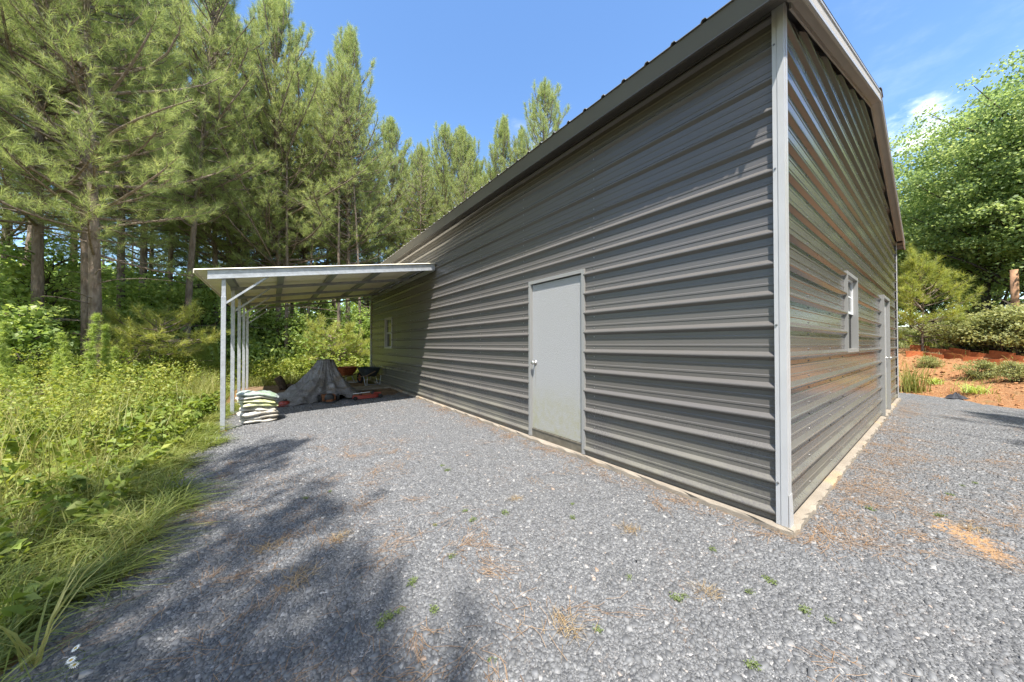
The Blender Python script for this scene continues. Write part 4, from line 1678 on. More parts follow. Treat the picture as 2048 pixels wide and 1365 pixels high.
    nv, nf = needles(r, P_, A_, nn, nl, w, back=np.concatenate(BK))
    tint = np.repeat(TI, nn * 3)
    mt = np_mesh(name + '_trunk', tv, tf, M_BARK, smooth=True)
    mc = np_mesh(name + '_crown', nv, nf, mat_n or M_NEEDLE, tint)
    return mt, mc


def leaves(r, C, size, up=0.5, fold=0.25, aspect=0.5):
    """diamond leaves folded on the midrib: 2 triangles each, as 4-vertex quads"""
    n = len(C)
    nrm = unit(r.normal(size=(n, 3)) + np.array([0, 0, up * 2]))
    t = unit(np.cross(nrm, r.normal(size=(n, 3))))
    b = np.cross(nrm, t)
    s = (size * r.uniform(0.6, 1.25, n))[:, None]
    V = np.stack([C - t * s * 0.5, C + b * s * aspect * 0.5 + nrm * s * fold * 0.4, C + t * s * 0.5 - nrm * s * 0.12, C - b * s * aspect * 0.5 + nrm * s * fold * 0.4], 1).reshape(-1, 3)
    F = np.arange(len(V)).reshape(-1, 4)
    return V, F


def broadleaf(seed, H, R, n_cl=260, per=110, leaf=0.11, cb=0.22, dbh=0.3, name='broadleaf', m=None, sig=0.42):
    r = np.random.default_rng(seed)
    zc = H * (cb + (1 - cb) * 0.5)
    rz = H * (1 - cb) * 0.52
    u = unit(r.normal(size=(n_cl, 3)))
    rr = r.uniform(0.25, 1.0, n_cl) ** 0.55
    lump = 1 + 0.16 * np.sin(3 * np.arctan2(u[:, 1], u[:, 0]) + seed) + 0.14 * np.sin(5 * u[:, 2] + 2 * seed)
    big = r.normal(size=(9, 3))
    big = unit(big)
    bump_ = np.max((u @ big.T) ** 9 * (u @ big.T > 0), axis=1)
    lump = lump * (0.80 + 0.34 * bump_)
    C = u * rr[:, None] * lump[:, None] * np.array([R, R, rz])
    C[:, 2] = C[:, 2] * (1 - 0.12 * (C[:, 2] < 0)) + zc
    # limbs: trunk to cluster centres through a shared lower fork
    tt = np.linspace(0, 1, 9)
    trunk = np.stack([0.15 * np.sin(3 * tt), 0.12 * np.sin(4 * tt + 1), tt * H * 0.86 - 0.2 * (tt == 0)], 1)
    parts = [tubes(trunk[None], (dbh / 2 * np.clip(1 - tt, 0.05, 1) ** 0.7)[None], 10)]
    idx = r.permutation(n_cl)[: min(n_cl, 120)]
    e = C[idx]
    hb = np.clip(e[:, 2] - np.hypot(e[:, 0], e[:, 1]) * r.uniform(0.5, 1.0, len(e)), H * cb * 0.6, H * 0.8)
    b = np.stack([np.interp(hb, trunk[:, 2], trunk[:, k]) for k in range(3)], 1)
    mid = b * 0.5 + e * 0.5 + np.array([0, 0, -0.05]) + r.normal(0, 0.12, b.shape)
    L = np.linalg.norm(e - b, axis=1)
    parts.append(tubes(np.stack([b, mid, e], 1), np.stack([0.012 + 0.012 * L, 0.008 + 0.007 * L, 0.006 + 0 * L], 1), 5))
    tv, tf = join(parts)
    P0 = np.repeat(C, per, 0) + np.clip(r.normal(0, 1, (n_cl * per, 3)), -1.7, 1.7) * np.array([sig, sig, sig * 0.45])
    tint = np.repeat(np.clip(r.normal(0.5, 0.17, n_cl), 0, 1), per)
    lv, lf = leaves(r, P0, leaf, 0.45, 0.3, 0.78)
    return np_mesh(name + '_trunk', tv, tf, M_BARK_D, smooth=True), np_mesh(name + '_crown', lv, lf, m or M_MAPLE, np.repeat(tint, 4))


def tree_thing(name, meshes, label, cat, loc, rot, sc, group):
    t = thing(name, label, cat, loc, rot, group, sc)
    link('trunk', meshes[0], t)
    link('crown', meshes[1], t)
    return t


def blades(r, P0, H, lean, width, droop=0.9, tint=None):
    """curved grass blades: 4 stations, 3 quads"""
    n = len(P0)
    St = 4
    d = unit(lean)
    sd = np.stack([-d[:, 1], d[:, 0], 0 * d[:, 0]], 1)
    sd = unit(sd + r.normal(0, 0.3, sd.shape))
    amt = np.linalg.norm(lean[:, :2], axis=1)
    V = np.zeros((n, St, 2, 3))
    for s in range(St):
        f = s / (St - 1)
        fwd = (amt * (0.25 * f + droop * f * f) * H)[:, None] * d
        up = H * (f - 0.42 * np.minimum(amt, 1.4) * f * f)
        c = P0 + fwd
        c[:, 2] += up
        wd = (width * (1 - f ** 1.6) + 0.0006)[:, None] / 2
        V[:, s, 0] = c - sd * wd
        V[:, s, 1] = c + sd * wd
    base = (np.arange(n) * St * 2)[:, None] + (np.arange(St - 1) * 2)[None]
    F = np.stack([base, base + 1, base + 3, base + 2], -1).reshape(-1, 4)
    t = np.repeat(tint if tint is not None else r.uniform(0.2, 0.8, n), St * 2)
    return V.reshape(-1, 3), F, t


def jmesh(name, items, m):
    V, F, T, k = [], [], [], 0
    for v, f, t in items:
        V.append(v)
        F.append(f + k)
        T.append(t)
        k += len(v)
    return np_mesh(name, np.concatenate(V), np.concatenate(F), m, np.concatenate(T))


def in_view(x, y, margin=0.12):
    dx, dy = x - CAM[0], y - CAM[1]
    dep = CF[0] * dx + CF[1] * dy
    rt = CR[0] * dx + CR[1] * dy
    return (dep > 0.5) & (np.abs(rt) < dep * (1.593 + margin))


# ------------------------------------------------------------------ pines
PV = [pine(11, 17.0, 4.8, 4.1, nn=30, dens=1.15, step=0.42, nl=0.23, w=0.008, name='pine_a', e_lo=8, dead=6), pine(12, 17.0, 5.6, 3.9, nn=30, dens=1.15, step=0.42, nl=0.23, w=0.008, name='pine_b', e_lo=10, e_hi=66, dead=6),
      pine(13, 17.0, 6.2, 3.6, nn=30, dens=1.15, step=0.44, nl=0.23, w=0.008, name='pine_c', lean=0.4, e_lo=8, dead=6), pine(14, 17.0, 4.2, 4.8, nn=32, dens=1.2, step=0.40, nl=0.23, w=0.008, name='pine_d', e_lo=10, e_hi=66, dead=6),
      pine(15, 16.0, 7.0, 3.2, nn=26, name='pine_e', dens=1.0, nl=0.23, w=0.008, e_lo=10, e_hi=64, dead=6)]
HERO = pine(21, 16.0, 3.8, 3.3, nn=42, nl=0.25, w=0.0065, dbh=0.27, name='pine_hero', dens=1.15, step=0.44, fork=True, dead=14, e_lo=4)
NEAR = pine(22, 17.0, 3.4, 3.4, nn=40, nl=0.25, w=0.006, dbh=0.32, name='pine_near', dens=1.1, step=0.44, dead=6)
SPARSE = pine(23, 16.5, 7.5, 2.3, nn=26, nl=0.18, w=0.008, dbh=0.2, name='pine_sparse', dens=0.6, step=0.6, e_lo=15)
SHADE = pine(24, 17.0, 4.6, 3.3, nn=26, nl=0.2, w=0.008, name='pine_shade', dens=0.95, step=0.72)
DEEP = [pine(25, 16.0, 9.0, 2.0, nn=18, nl=0.2, w=0.009, dbh=0.2, name='pine_deep_a', dens=0.7, step=0.55, dead=18), pine(26, 15.5, 10.0, 1.8, nn=18, nl=0.2, w=0.009, dbh=0.17, name='pine_deep_b', dens=0.7, step=0.55, dead=18)]


def put_pine(m, x, y, sc, rot, label, group='pine trees at the edge of the woods'):
    return tree_thing('pine_tree', m, label, 'pine tree', (x, y, tz(x, y) - 0.05), rot, sc, group)


def pspot(px, d):
    x, y, z = spot(px, d)
    return x, y


x, y = pspot(192, 8.6)
put_pine(HERO, x, y, 1.0, 2.6, 'big pine with a forked scaly trunk behind the tall feathery weeds left of the carport')
put_pine(NEAR, -10.8, 11.8, 1.0, 0.7, 'nearest spreading pine whose long needled boughs fill the upper left corner')
named = [
    (76, 8.6, 0, 0.95, 0.4, 'pine with a slim grey trunk among low leafy saplings at the left border'),
    (40, 10.5, 2, 1.0, 1.9, 'pine with a pinkish bare lower trunk at the far left behind the saplings'),
    (243, 12.0, 1, 0.98, 3.0, 'straight pine just right of the big forked trunk, thin with bare stubs'),
    (281, 13.0, 4, 1.05, 4.1, 'tall thin pine between the forked pine and the carport, second from the fork'),
    (336, 14.5, 'S', 1.12, 5.2, 'sparse topped pine with open twiggy crown showing blue sky through it'),
    (372, 12.4, 2, 0.95, 0.2, 'slightly leaning pine trunk rising just left of the carport roof'),
    (432, 14.6, 1, 0.98, 1.3, 'pine rising above the outer left end of the carport roof'),
    (478, 16.0, 0, 0.97, 2.2, 'dense pine above the carport roof, left neighbour of the broad peaked one'),
    (556, 15.4, 3, 1.035, 2.9, 'broad tall pine with a pointed many tipped crown above the carport roof middle'),
    (602, 17.8, 0, 0.96, 4.6, 'pine tucked just right of and behind the broad peaked pine'),
    (642, 18.5, 2, 0.95, 0.5, 'pine filling the gap between the two tallest peaks above the carport'),
    (694, 16.8, 1, 1.02, 5.6, 'slender spire topped pine right of the broad peaked pine, edge of open sky'),
    (778, 22.5, 1, 0.97, 3.7, 'lower pine with upright candle tips right of the slender spire pine'),
    (838, 24.5, 3, 0.92, 1.0, 'rounded distant pine in the dip of the tree line over the garage eave'),
    (896, 24.0, 0, 0.99, 2.0, 'distant pine with twin upright tips left of the two close spires'),
    (920, 23.5, 4, 1.05, 3.1, 'distant pine with a tall bare tip standing above the tree line centre'),
    (962, 25.0, 2, 1.0, 4.0, 'distant pine crown sinking behind the garage roof edge, centre of the line'),
    (1006, 22.5, 1, 0.98, 5.0, 'thin twin tipped pine left of the last big crown over the roof'),
    (1036, 23.5, 4, 1.02, 0.9, 'narrow pine crown next to the last big crown over the roof'),
    (1098, 21.5, 0, 1.06, 1.7, 'last big pine crown rising over the garage roof before open sky'),
    (1150, 26.0, 2, 0.98, 2.4, 'small pine tip peeking over the roof edge, rightmost of the row'),
]
used = []
for px, d, k, sc, rot, lab in named:
    x, y = pspot(px, d)
    used.append((x, y))
    put_pine(SPARSE if k == 'S' else PV[k], x, y, sc, rot, lab)
used += [(-10.8, 11.8), pspot(192, 8.6)]
# trunks seen under the carport roof
for i, (px, d, sc, lab) in enumerate([(572, 14.9, 0.9, 'pine trunk seen under the carport roof, left of the tarp peak'), (612, 16.0, 0.95, 'pine trunk seen under the carport roof, just left of the tarp peak'),
                                      (678, 15.6, 0.9, 'pine trunk seen under the carport roof, right of the tarp peak'), (722, 16.2, 0.95, 'pine trunk seen under the carport roof beside the garage corner'), (528, 16.4, 0.92, 'pine trunk seen under the carport roof near the rear posts')]):
    x, y = pspot(px, d)
    used.append((x, y))
    tree_thing('pine_tree', DEEP[i % 2], lab, 'pine tree', (x, y, tz(x, y) - 0.05), i * 1.9, sc, 'pine trunks behind the carport')
# second row, filling the screen of crowns behind the front one
for i, (px, d, k, sc) in enumerate([(300, 18, 0, 0.9), (395, 18.5, 1, 0.92), (455, 20, 3, 0.88), (520, 20, 1, 0.92), (585, 22, 2, 0.95), (668, 22, 0, 0.92), (735, 24, 3, 0.86), (805, 27, 1, 0.95), (870, 28, 0, 0.95), (935, 29, 2, 0.98), (985, 28, 3, 0.93), (1050, 28, 1, 1.0), (1075, 25, 0, 0.93), (140, 13, 1, 0.95), (10, 12, 0, 0.95)]):
    x, y = pspot(px, d)
    used.append((x, y))
    put_pine(PV[k], x, y, sc, i * 1.37, 'full crowned pine of the second row, partly hidden by the front row', 'second row of pines')
# the rest of the plantation
r = np.random.default_rng(5)
for gx_ in np.arange(-30, 22, 2.9):
    for gy_ in np.arange(3, 42, 2.9):
        x, y = gx_ + r.uniform(-0.9, 0.9), gy_ + r.uniform(-0.9, 0.9)
        inleft = x < -9.2 - 0.03 * y and y > 9
        inback = y > 17.5 and x < 9 + 0.3 * y
        if not (inleft or inback):
            continue
        if not in_view(x, y, 0.35):
            continue
        if min(math.hypot(x - a, y - b_) for a, b_ in used) < 1.6:
            continue
        dd = math.hypot(x - CAM[0], y - CAM[1])
        if dd > 40 or (dd > 28 and r.random() < 0.5):
            continue
        used.append((x, y))
        k = int(r.integers(0, 5))
        far = 1.0 if x < -6 else 0.90
        tree_thing('pine_tree', DEEP[k % 2], 'slim pine standing deeper in the woods behind the front row', 'pine tree', (x, y, tz(x, y) - 0.05), r.uniform(0, 6.28), r.uniform(0.86, 1.03) * far, 'pine trees deeper in the woods')
# pines beside and behind the photographer, seen as dappled shade and as reflections
for x, y, k, sc, rot in ((-7.3, -0.9, 'H', 0.8, 0.3), (-6.5, -4.6, 'H', 0.8, 2.1), (-7.1, -2.8, 'H', 0.8, 5.1), (-12.5, -4.0, 1, 1.0, 1.1), (2.9, -7.6, 4, 0.95, 2.2), (-11.5, -3.0, 'H', 1.0, 4.1), (-1.5, -11.5, 0, 1, 1), (6.0, -13.5, 3, 1, 5), (16, -15, 1, 1, 3)):
    put_pine(SHADE if k == 'H' else PV[k], x, y, sc, rot, 'tall pine standing beside the gravel yard outside the picture', 'pines around the yard')
# young pines
YP = pine(31, 2.5, 1.35, 1.35, nn=34, nl=0.20, w=0.010, dbh=0.05, step=0.22, e_lo=-6, e_hi=30, dens=1.3, name='young_pine', mat_n=M_NEEDLE_Y, dead=3, lean=0.1, needle_tint=0.2)
YP2 = pine(32, 3.6, 0.5, 1.25, nn=34, nl=0.22, w=0.011, dbh=0.08, step=0.34, e_lo=8, e_hi=55, dens=1.2, name='bushy_pine', mat_n=M_NEEDLE_Y, dead=3, lean=0.1)
x, y = pspot(318, 9.6)
tree_thing('young_pine', YP, 'low flat topped yellow green young pine left of the carport posts', 'pine tree', (x, y, tz(x, y) - 0.25), 0.5, 1.0, None)
x, y = pspot(668, 14.6)
tree_thing('young_pine', YP, 'low pale young pine seen under the carport roof behind the tarp', 'pine tree', (x, y, tz(x, y) - 0.75), 2.2, 1.15, None)
x, y = pspot(1846, 11.3)
tree_thing('young_pine', YP2, 'bushy small pine on the bank just past the far garage corner', 'pine tree', (x, y, tz(x, y) - 0.1), 1.0, 0.92, None)

# ------------------------------------------------------------------ broadleaf trees on the right
BV = [broadleaf(41, 11.5, 3.7, 720, 46, 0.12, name='maple_a', cb=0.10, sig=0.27), broadleaf(42, 10.5, 3.3, 640, 46, 0.12, name='maple_b', cb=0.12, sig=0.27), broadleaf(43, 12.0, 3.5, 660, 46, 0.12, name='maple_c', cb=0.16, sig=0.27)]
bl = [(1985, 13.6, 0, 0.98, 0.3, 'big leafy maple like tree whose crown rises highest at the right border'),
      (1872, 16.8, 1, 0.76, 1.6, 'leafy tree left of the highest crown, just under the small white cloud'),
      (2075, 12.4, 2, 0.92, 2.2, 'leafy tree cut by the right border behind the brown post'),
      (1820, 20.5, 2, 0.74, 3.0, 'leafy tree low behind the far garage corner and the small pine'),
      (1925, 19.5, 0, 0.90, 4.0, 'dark leafy tree in the gap behind the two front crowns on the right'),
      (1990, 22.0, 1, 1.0, 5.0, 'shaded leafy tree deep behind the brown wooden post'),
      (1780, 27.0, 0, 0.85, 0.9, 'leafy tree hidden mostly behind the garage gable, tip beside the rake')]
for px, d, k, sc, rot, lab in bl:
    x, y = pspot(px, d)
    tree_thing('broadleaf_tree', BV[k], lab, 'tree', (x, y, tz(x, y) - 0.3), rot, sc, 'leafy trees above the clay bank')
for x, y, k, sc in ((16, -8, 1, 1.0), (20, -4.5, 2, 1.0), (10, -10, 0, 0.9), (2, -14, 1, 0.9), (24, 2.5, 0, 1.0), (22, 8, 1, 1.0), (18, 13, 2, 0.9), (23, -11, 0, 1.1), (30, -2, 2, 1.2)):
    tree_thing('broadleaf_tree', BV[k], 'leafy tree growing further along the bank beyond the picture', 'tree', (x, y, tz(x, y) - 0.3), x * 1.7, sc, 'leafy trees further along the bank')

# ------------------------------------------------------------------ woods: saplings and leafy mass under the pines
SV = [broadleaf(51, 4.2, 1.25, 60, 60, 0.13, name='sapling_a', cb=0.2, dbh=0.06, m=M_UNDER, sig=0.24), broadleaf(52, 5.5, 1.4, 80, 60, 0.13, name='sapling_b', cb=0.25, dbh=0.08, m=M_UNDER, sig=0.25),
      broadleaf(53, 3.2, 1.1, 46, 60, 0.15, name='sapling_c', cb=0.1, dbh=0.05, m=M_UNDER, sig=0.24)]
sap = [(28, 7.6, 2, 0.75, 'dark leafed sapling with flat tiers of leaves at the left border'), (105, 9.4, 1, 0.8, 'leafy sapling between the slim grey trunk and the forked pine'),
       (235, 10.8, 2, 0.8, 'leafy sapling directly right of the forked pine trunk'), (300, 12.2, 0, 0.9, 'leafy sapling behind the low flat topped young pine'),
       (395, 13.5, 1, 0.85, 'leafy sapling just outside the carport posts'), (540, 16.0, 0, 0.9, 'leafy sapling seen under the carport roof near the back posts'),
       (588, 15.5, 2, 0.95, 'leafy sapling seen under the carport roof behind the log'), (640, 16.8, 1, 0.8, 'leafy sapling seen under the carport behind the tarp peak'),
       (722, 16.4, 0, 0.85, 'leafy sapling at the back beside the far garage corner')]
for px, d, k, sc, lab in sap:
    x, y = pspot(px, d)
    tree_thing('sapling', SV[k], lab, 'sapling', (x, y, tz(x, y)), px * 0.7, sc, 'saplings along the edge of the woods')

r = np.random.default_rng(61)
NCL = 2300
cxs = r.uniform(-26, 16, NCL * 4)
cys = r.uniform(2, 38, NCL * 4)
edge_l = -7.6 - 0.05 * cys
ok = ((cxs < edge_l) | (cys > 15.2 + 0.25 * np.abs(np.sin(cxs))) & (cxs < 12)) & in_view(cxs, cys, 0.25)
dd = np.hypot(cxs - CAM[0], cys - CAM[1])
ok &= r.random(len(cxs)) < np.clip(1.4 - dd / 45, 0.15, 1) * np.where(cxs > -6, 0.55, 0.9)
cxs, cys = cxs[ok][:NCL], cys[ok][:NCL]
dd = np.hypot(cxs - CAM[0], cys - CAM[1])
cz = terrain(cxs, cys) + r.random(len(cxs)) ** 1.5 * np.where(cxs > -6, np.clip(0.4 + 0.08 * dd, 1.2, 4.0), np.clip(0.9 + 0.15 * dd, 2.0, 5.5)) + 0.15
per = 62
C = np.stack([cxs, cys, cz], 1)
sg = np.clip(0.26 + 0.012 * dd, 0.3, 0.7)
P0 = np.repeat(C, per, 0) + r.normal(0, 1, (len(C) * per, 3)) * np.repeat(sg, per)[:, None] * np.array([1, 1, 0.5])
P0[:, 2] = np.maximum(P0[:, 2], terrain(P0[:, 0], P0[:, 1]) + 0.03)
lv, lf = leaves(r, P0, np.repeat(np.clip(0.085 + 0.005 * dd, 0.1, 0.24), per), 0.5, 0.3, 0.7)
tint = np.repeat(np.repeat(np.clip(r.normal(0.5, 0.2, len(C)), 0, 1), per), 4)
o = link('understory', np_mesh('understory', lv, lf, M_UNDER, tint))
tag(o, 'tangled green leafy understory filling the woods between the pine trunks', 'undergrowth', None, 'stuff')

# far woods closing the view on all sides: leafy clumps on a ring, up to tree height
r = np.random.default_rng(62)
NCL = 2600
az = np.concatenate([r.uniform(math.radians(-40), math.radians(62), 1500), r.uniform(math.radians(62), math.radians(150), 500), r.uniform(math.radians(150), math.radians(320), 600)])   # from +y towards +x
rad_ = r.uniform(40, 56, len(az))
hmax = np.where(az < math.radians(62), 6.5, 9.5)
C = np.stack([CAM[0] + rad_ * np.sin(az), CAM[1] + rad_ * np.cos(az), r.random(len(az)) ** 0.9 * hmax + 0.5], 1)
per = 46
C[:, 2] += terrain(C[:, 0], C[:, 1])
P0 = np.repeat(C, per, 0) + r.normal(0, 1, (len(C) * per, 3)) * np.array([1.1, 1.1, 0.8])
lv, lf = leaves(r, P0, np.full(len(P0), 0.42), 0.4, 0.3, 0.7)
tint = np.repeat(np.repeat(np.clip(r.normal(0.4, 0.2, len(C)), 0, 1), per), 4)
o = link('far_woods', np_mesh('far_woods', lv, lf, M_UNDER, tint))
tag(o, 'distant green woods closing the view behind the nearer trees', 'woods', None, 'stuff')

# ------------------------------------------------------------------ grass and weeds left of the gravel
r = np.random.default_rng(71)


def scatter(n, x0, x1, y0, y1, margin=0.25):
    x = r.uniform(x0, x1, n)
    y = r.uniform(y0, y1, n)
    k = in_view(x, y, margin)
    return x[k], y[k]


items = []
# dense edge strip leaning over the gravel
n = 22000
y = r.uniform(0.2, 9.0, n)
edge = -3.74 - 0.16 * np.clip((3.2 - y) / 2, 0, 1) + 0.10 * np.sin(2.3 * y + 1) + 0.07 * np.sin(6.1 * y) + 0.06 * np.sin(13.7 * y + 2)
x = edge + 0.05 - np.abs(r.normal(0, 0.42, n))
clump = 0.5 + 0.5 * np.sin(7 * x + 3.1 * y) * np.sin(4.3 * y - 2 * x + 1)
keep = in_view(x, y, 0.3) & (r.random(n) < 0.35 + 0.75 * clump)
x, y, clump = x[keep], y[keep], clump[keep]
n = len(x)
Hh = r.uniform(0.08, 0.28, n) * (0.6 + 0.7 * clump) * np.clip(1.2 - 0.05 * y, 0.7, 1.15)
ang = np.where(r.random(n) < 0.45, r.normal(-0.1, 0.7, n), r.uniform(0, 6.28, n))
lean = np.stack([np.cos(ang), np.sin(ang) * 0.9 - 0.15, 0 * ang], 1) * r.uniform(0.35, 1.7, (n, 1))
P0 = np.stack([x, y, terrain(x, y) - 0.012], 1)
tint = np.clip(r.normal(0.40, 0.20, n) + 0.16 * np.sin(3 * y + 5 * x), 0, 1)
items.append(blades(r, P0, Hh, lean, r.uniform(0.004, 0.012, n), 0.9, tint))
# field grass further in
x, y = scatter(90000, -10.5, -3.9, 0.8, 15.0)
clump = 0.5 + 0.5 * np.sin(3.1 * x + 1.7 * y) * np.sin(2.3 * y - 1.3 * x + 1)
k = r.random(len(x)) < 0.35 + 0.65 * clump
x, y, clump = x[k], y[k], clump[k]
n = len(x)
Hh = r.uniform(0.10, 0.30, n) * (0.6 + 0.7 * clump) * np.clip(0.75 + 0.05 * y, 0.8, 1.25)
ang = r.uniform(0, 6.28, n)
lean = np.stack([np.cos(ang), np.sin(ang), 0 * ang], 1) * r.uniform(0.2, 1.3, (n, 1))
P0 = np.stack([x, y, terrain(x, y) - 0.012], 1)
tint = np.clip(r.normal(0.58, 0.20, n) + 0.14 * np.sin(1.3 * y + x), 0, 1)
items.append(blades(r, P0, Hh, lean, np.full(n, 0.008), 0.7, tint))
x, y = scatter(17000, -9.5, -4.1, 3.0, 13.0)
k = (np.sin(2.9 * x - y) * np.sin(1.7 * y + x) > -0.1) & (r.random(len(x)) < np.clip((y - 3.6) / 3.0, 0.12, 1))
x, y = x[k], y[k]
n = len(x)
ang = r.uniform(0, 6.28, n)
lean = np.stack([np.cos(ang), np.sin(ang), 0 * ang], 1) * r.uniform(0.1, 0.7, (n, 1))
items.append(blades(r, np.stack([x, y, terrain(x, y) - 0.012], 1), r.uniform(0.35, 0.95, n), lean, r.uniform(0.004, 0.010, n), 0.6, np.clip(r.normal(0.74, 0.2, n), 0, 1)))
# behind the carport and beyond the garage
x, y = scatter(26000, -9, 1.5, 12.7, 18.5)
n = len(x)
ang = r.uniform(0, 6.28, n)
lean = np.stack([np.cos(ang), np.sin(ang), 0 * ang], 1) * r.uniform(0.2, 1.2, (n, 1))
items.append(blades(r, np.stack([x, y, terrain(x, y) - 0.012], 1), r.uniform(0.15, 0.5, n), lean, np.full(n, 0.012), 0.7, np.clip(r.normal(0.65, 0.15, n), 0, 1)))
# sparse shoots on the clay bank
x, y = scatter(16000, 8, 22, -6, 8)
s = bank_s(x, y)
k = (s > 0.05) & (r.random(len(x)) < 0.16 + 0.6 * (np.sin(2.1 * x + y) * np.sin(1.7 * y - x) > 0.45) + (s > 4.2))
x, y = x[k], y[k]
n = len(x)
ang = r.uniform(0, 6.28, n)
lean = np.stack([np.cos(ang), np.sin(ang), 0 * ang], 1) * r.uniform(0.2, 1.2, (n, 1))
items.append(blades(r, np.stack([x, y, terrain(x, y) - 0.012], 1), r.uniform(0.10, 0.34, n), lean, np.full(n, 0.012), 0.7, np.clip(r.normal(0.7, 0.18, n), 0, 1)))
o = link('grass', jmesh('grass', items, M_GRASS))
tag(o, 'long uneven grass growing along the gravel edge and over the verge', 'grass', None, 'stuff')

# leafy weeds
items = []


def weed_leaves(x, y, hmin, hmax, per, size, spread, tmean):
    n = len(x)
    z = terrain(x, y)
    hh = r.uniform(hmin, hmax, n)
    k = np.repeat(np.arange(n), per)
    f = r.random(len(k)) ** 0.7
    a = r.uniform(0, 6.28, len(k))
    rad = spread * r.uniform(0.2, 1.0, len(k)) * (1.1 - 0.6 * f)
    P = np.stack([x[k] + rad * np.cos(a), y[k] + rad * np.sin(a), z[k] + hh[k] * (0.12 + 0.88 * f)], 1)
    v, f_ = leaves(r, P, size, 0.6, 0.25, 0.5)
    return v, f_, np.repeat(np.clip(r.normal(tmean, 0.15, n), 0, 1)[k], 4)


x, y = scatter(2700, -10.5, -3.95, 2.0, 14.5)
mound = np.sin(1.9 * x + 0.8 * y) * np.sin(1.3 * y - 0.9 * x + 0.6)
k = (mound > -0.35) & (r.random(len(x)) < np.clip(0.04 + 0.085 * (y - 3.5), 0.03, 0.7) * (0.45 + 0.55 * (np.sin(2.2 * x + y) * np.sin(1.9 * y + 0.7 * x) > -0.2)))
x, y, mound = x[k], y[k], mound[k]
sp_ = r.integers(0, 4, len(x))
for q, (hm, per_, sz_, spd, tm) in enumerate([(0.34, 26, 0.050, 0.13, 0.75), (0.55, 34, 0.070, 0.15, 0.42), (0.28, 18, 0.075, 0.16, 0.40), (0.62, 40, 0.036, 0.12, 0.6)]):
    kk = sp_ == q
    hi = hm * (0.8 + 0.6 * np.clip(mound[kk], 0, 1))
    for lo_, hi_ in ((0.0, 0.35), (0.35, 1.1)):
        m2 = (mound[kk] >= lo_ - (1 if lo_ == 0 else 0)) & (mound[kk] < hi_)
        if m2.sum():
            items.append(weed_leaves(x[kk][m2], y[kk][m2], 0.4 * hm * (0.8 + lo_), hm * (0.9 + lo_), per_, sz_, spd, tm))
x, y = scatter(520, -9.5, -4.6, 5.5, 13.5)
items.append(weed_leaves(x, y, 0.5, 1.1, 54, 0.058, 0.16, 0.68))
x, y = scatter(110, -5.2, -3.95, 1.8, 6.0)
items.append(weed_leaves(x, y, 0.10, 0.30, 14, 0.10, 0.12, 0.5))
x, y = scatter(420, -8, 1, 13.2, 16.0)
items.append(weed_leaves(x, y, 0.3, 0.9, 34, 0.11, 0.2, 0.6))
# vine patch by the front post
x = -4.6 + r.normal(0, 0.42, 420)
y = 7.4 + r.normal(0, 0.85, 420)
k = x < -3.9
items.append(weed_leaves(x[k], y[k], 0.15, 0.42, 16, 0.12, 0.12, 0.34))
o = link('weeds', jmesh('weeds', items, M_WEED))
tag(o, 'leafy green and yellow weeds crowding the verge beside the gravel', 'weeds', None, 'stuff')


VB = [broadleaf(161, 1.25, 0.62, 70, 60, 0.058, name='verge_bush_a', cb=0.02, dbh=0.03, m=M_WEED, sig=0.12), broadleaf(162, 1.6, 0.55, 70, 60, 0.058, name='verge_bush_b', cb=0.04, dbh=0.03, m=M_WEED, sig=0.12)]
for i, (px, d, k, sc, lab) in enumerate([(45, 7.0, 0, 1.0, 'leafy green bush near the left border, in front of the slim trunk'), (112, 7.7, 1, 0.8, 'leafy bush left of the two tall plumes'), (152, 8.0, 0, 0.9, 'rounded leafy bush behind the arching plume'),
                                          (240, 8.3, 0, 0.9, 'yellow green bush just right of the two tall plumes'), (266, 8.8, 1, 0.75, 'upright leafy bush in front of the low young pine, left one'), (300, 9.0, 0, 0.95, 'broad leafy bush in front of the low young pine, right one'),
                                          (345, 9.8, 1, 0.8, 'leafy bush between the young pine and the dark plumes'), (372, 10.3, 0, 0.8, 'small bush left of the dense dark plumes by the post')]):
    x, y, z = spot(px, d)
    tree_thing('bush', VB[k], lab, 'bush', (x, y, z - 0.05), i * 1.3, sc, 'leafy bushes at the back of the verge')


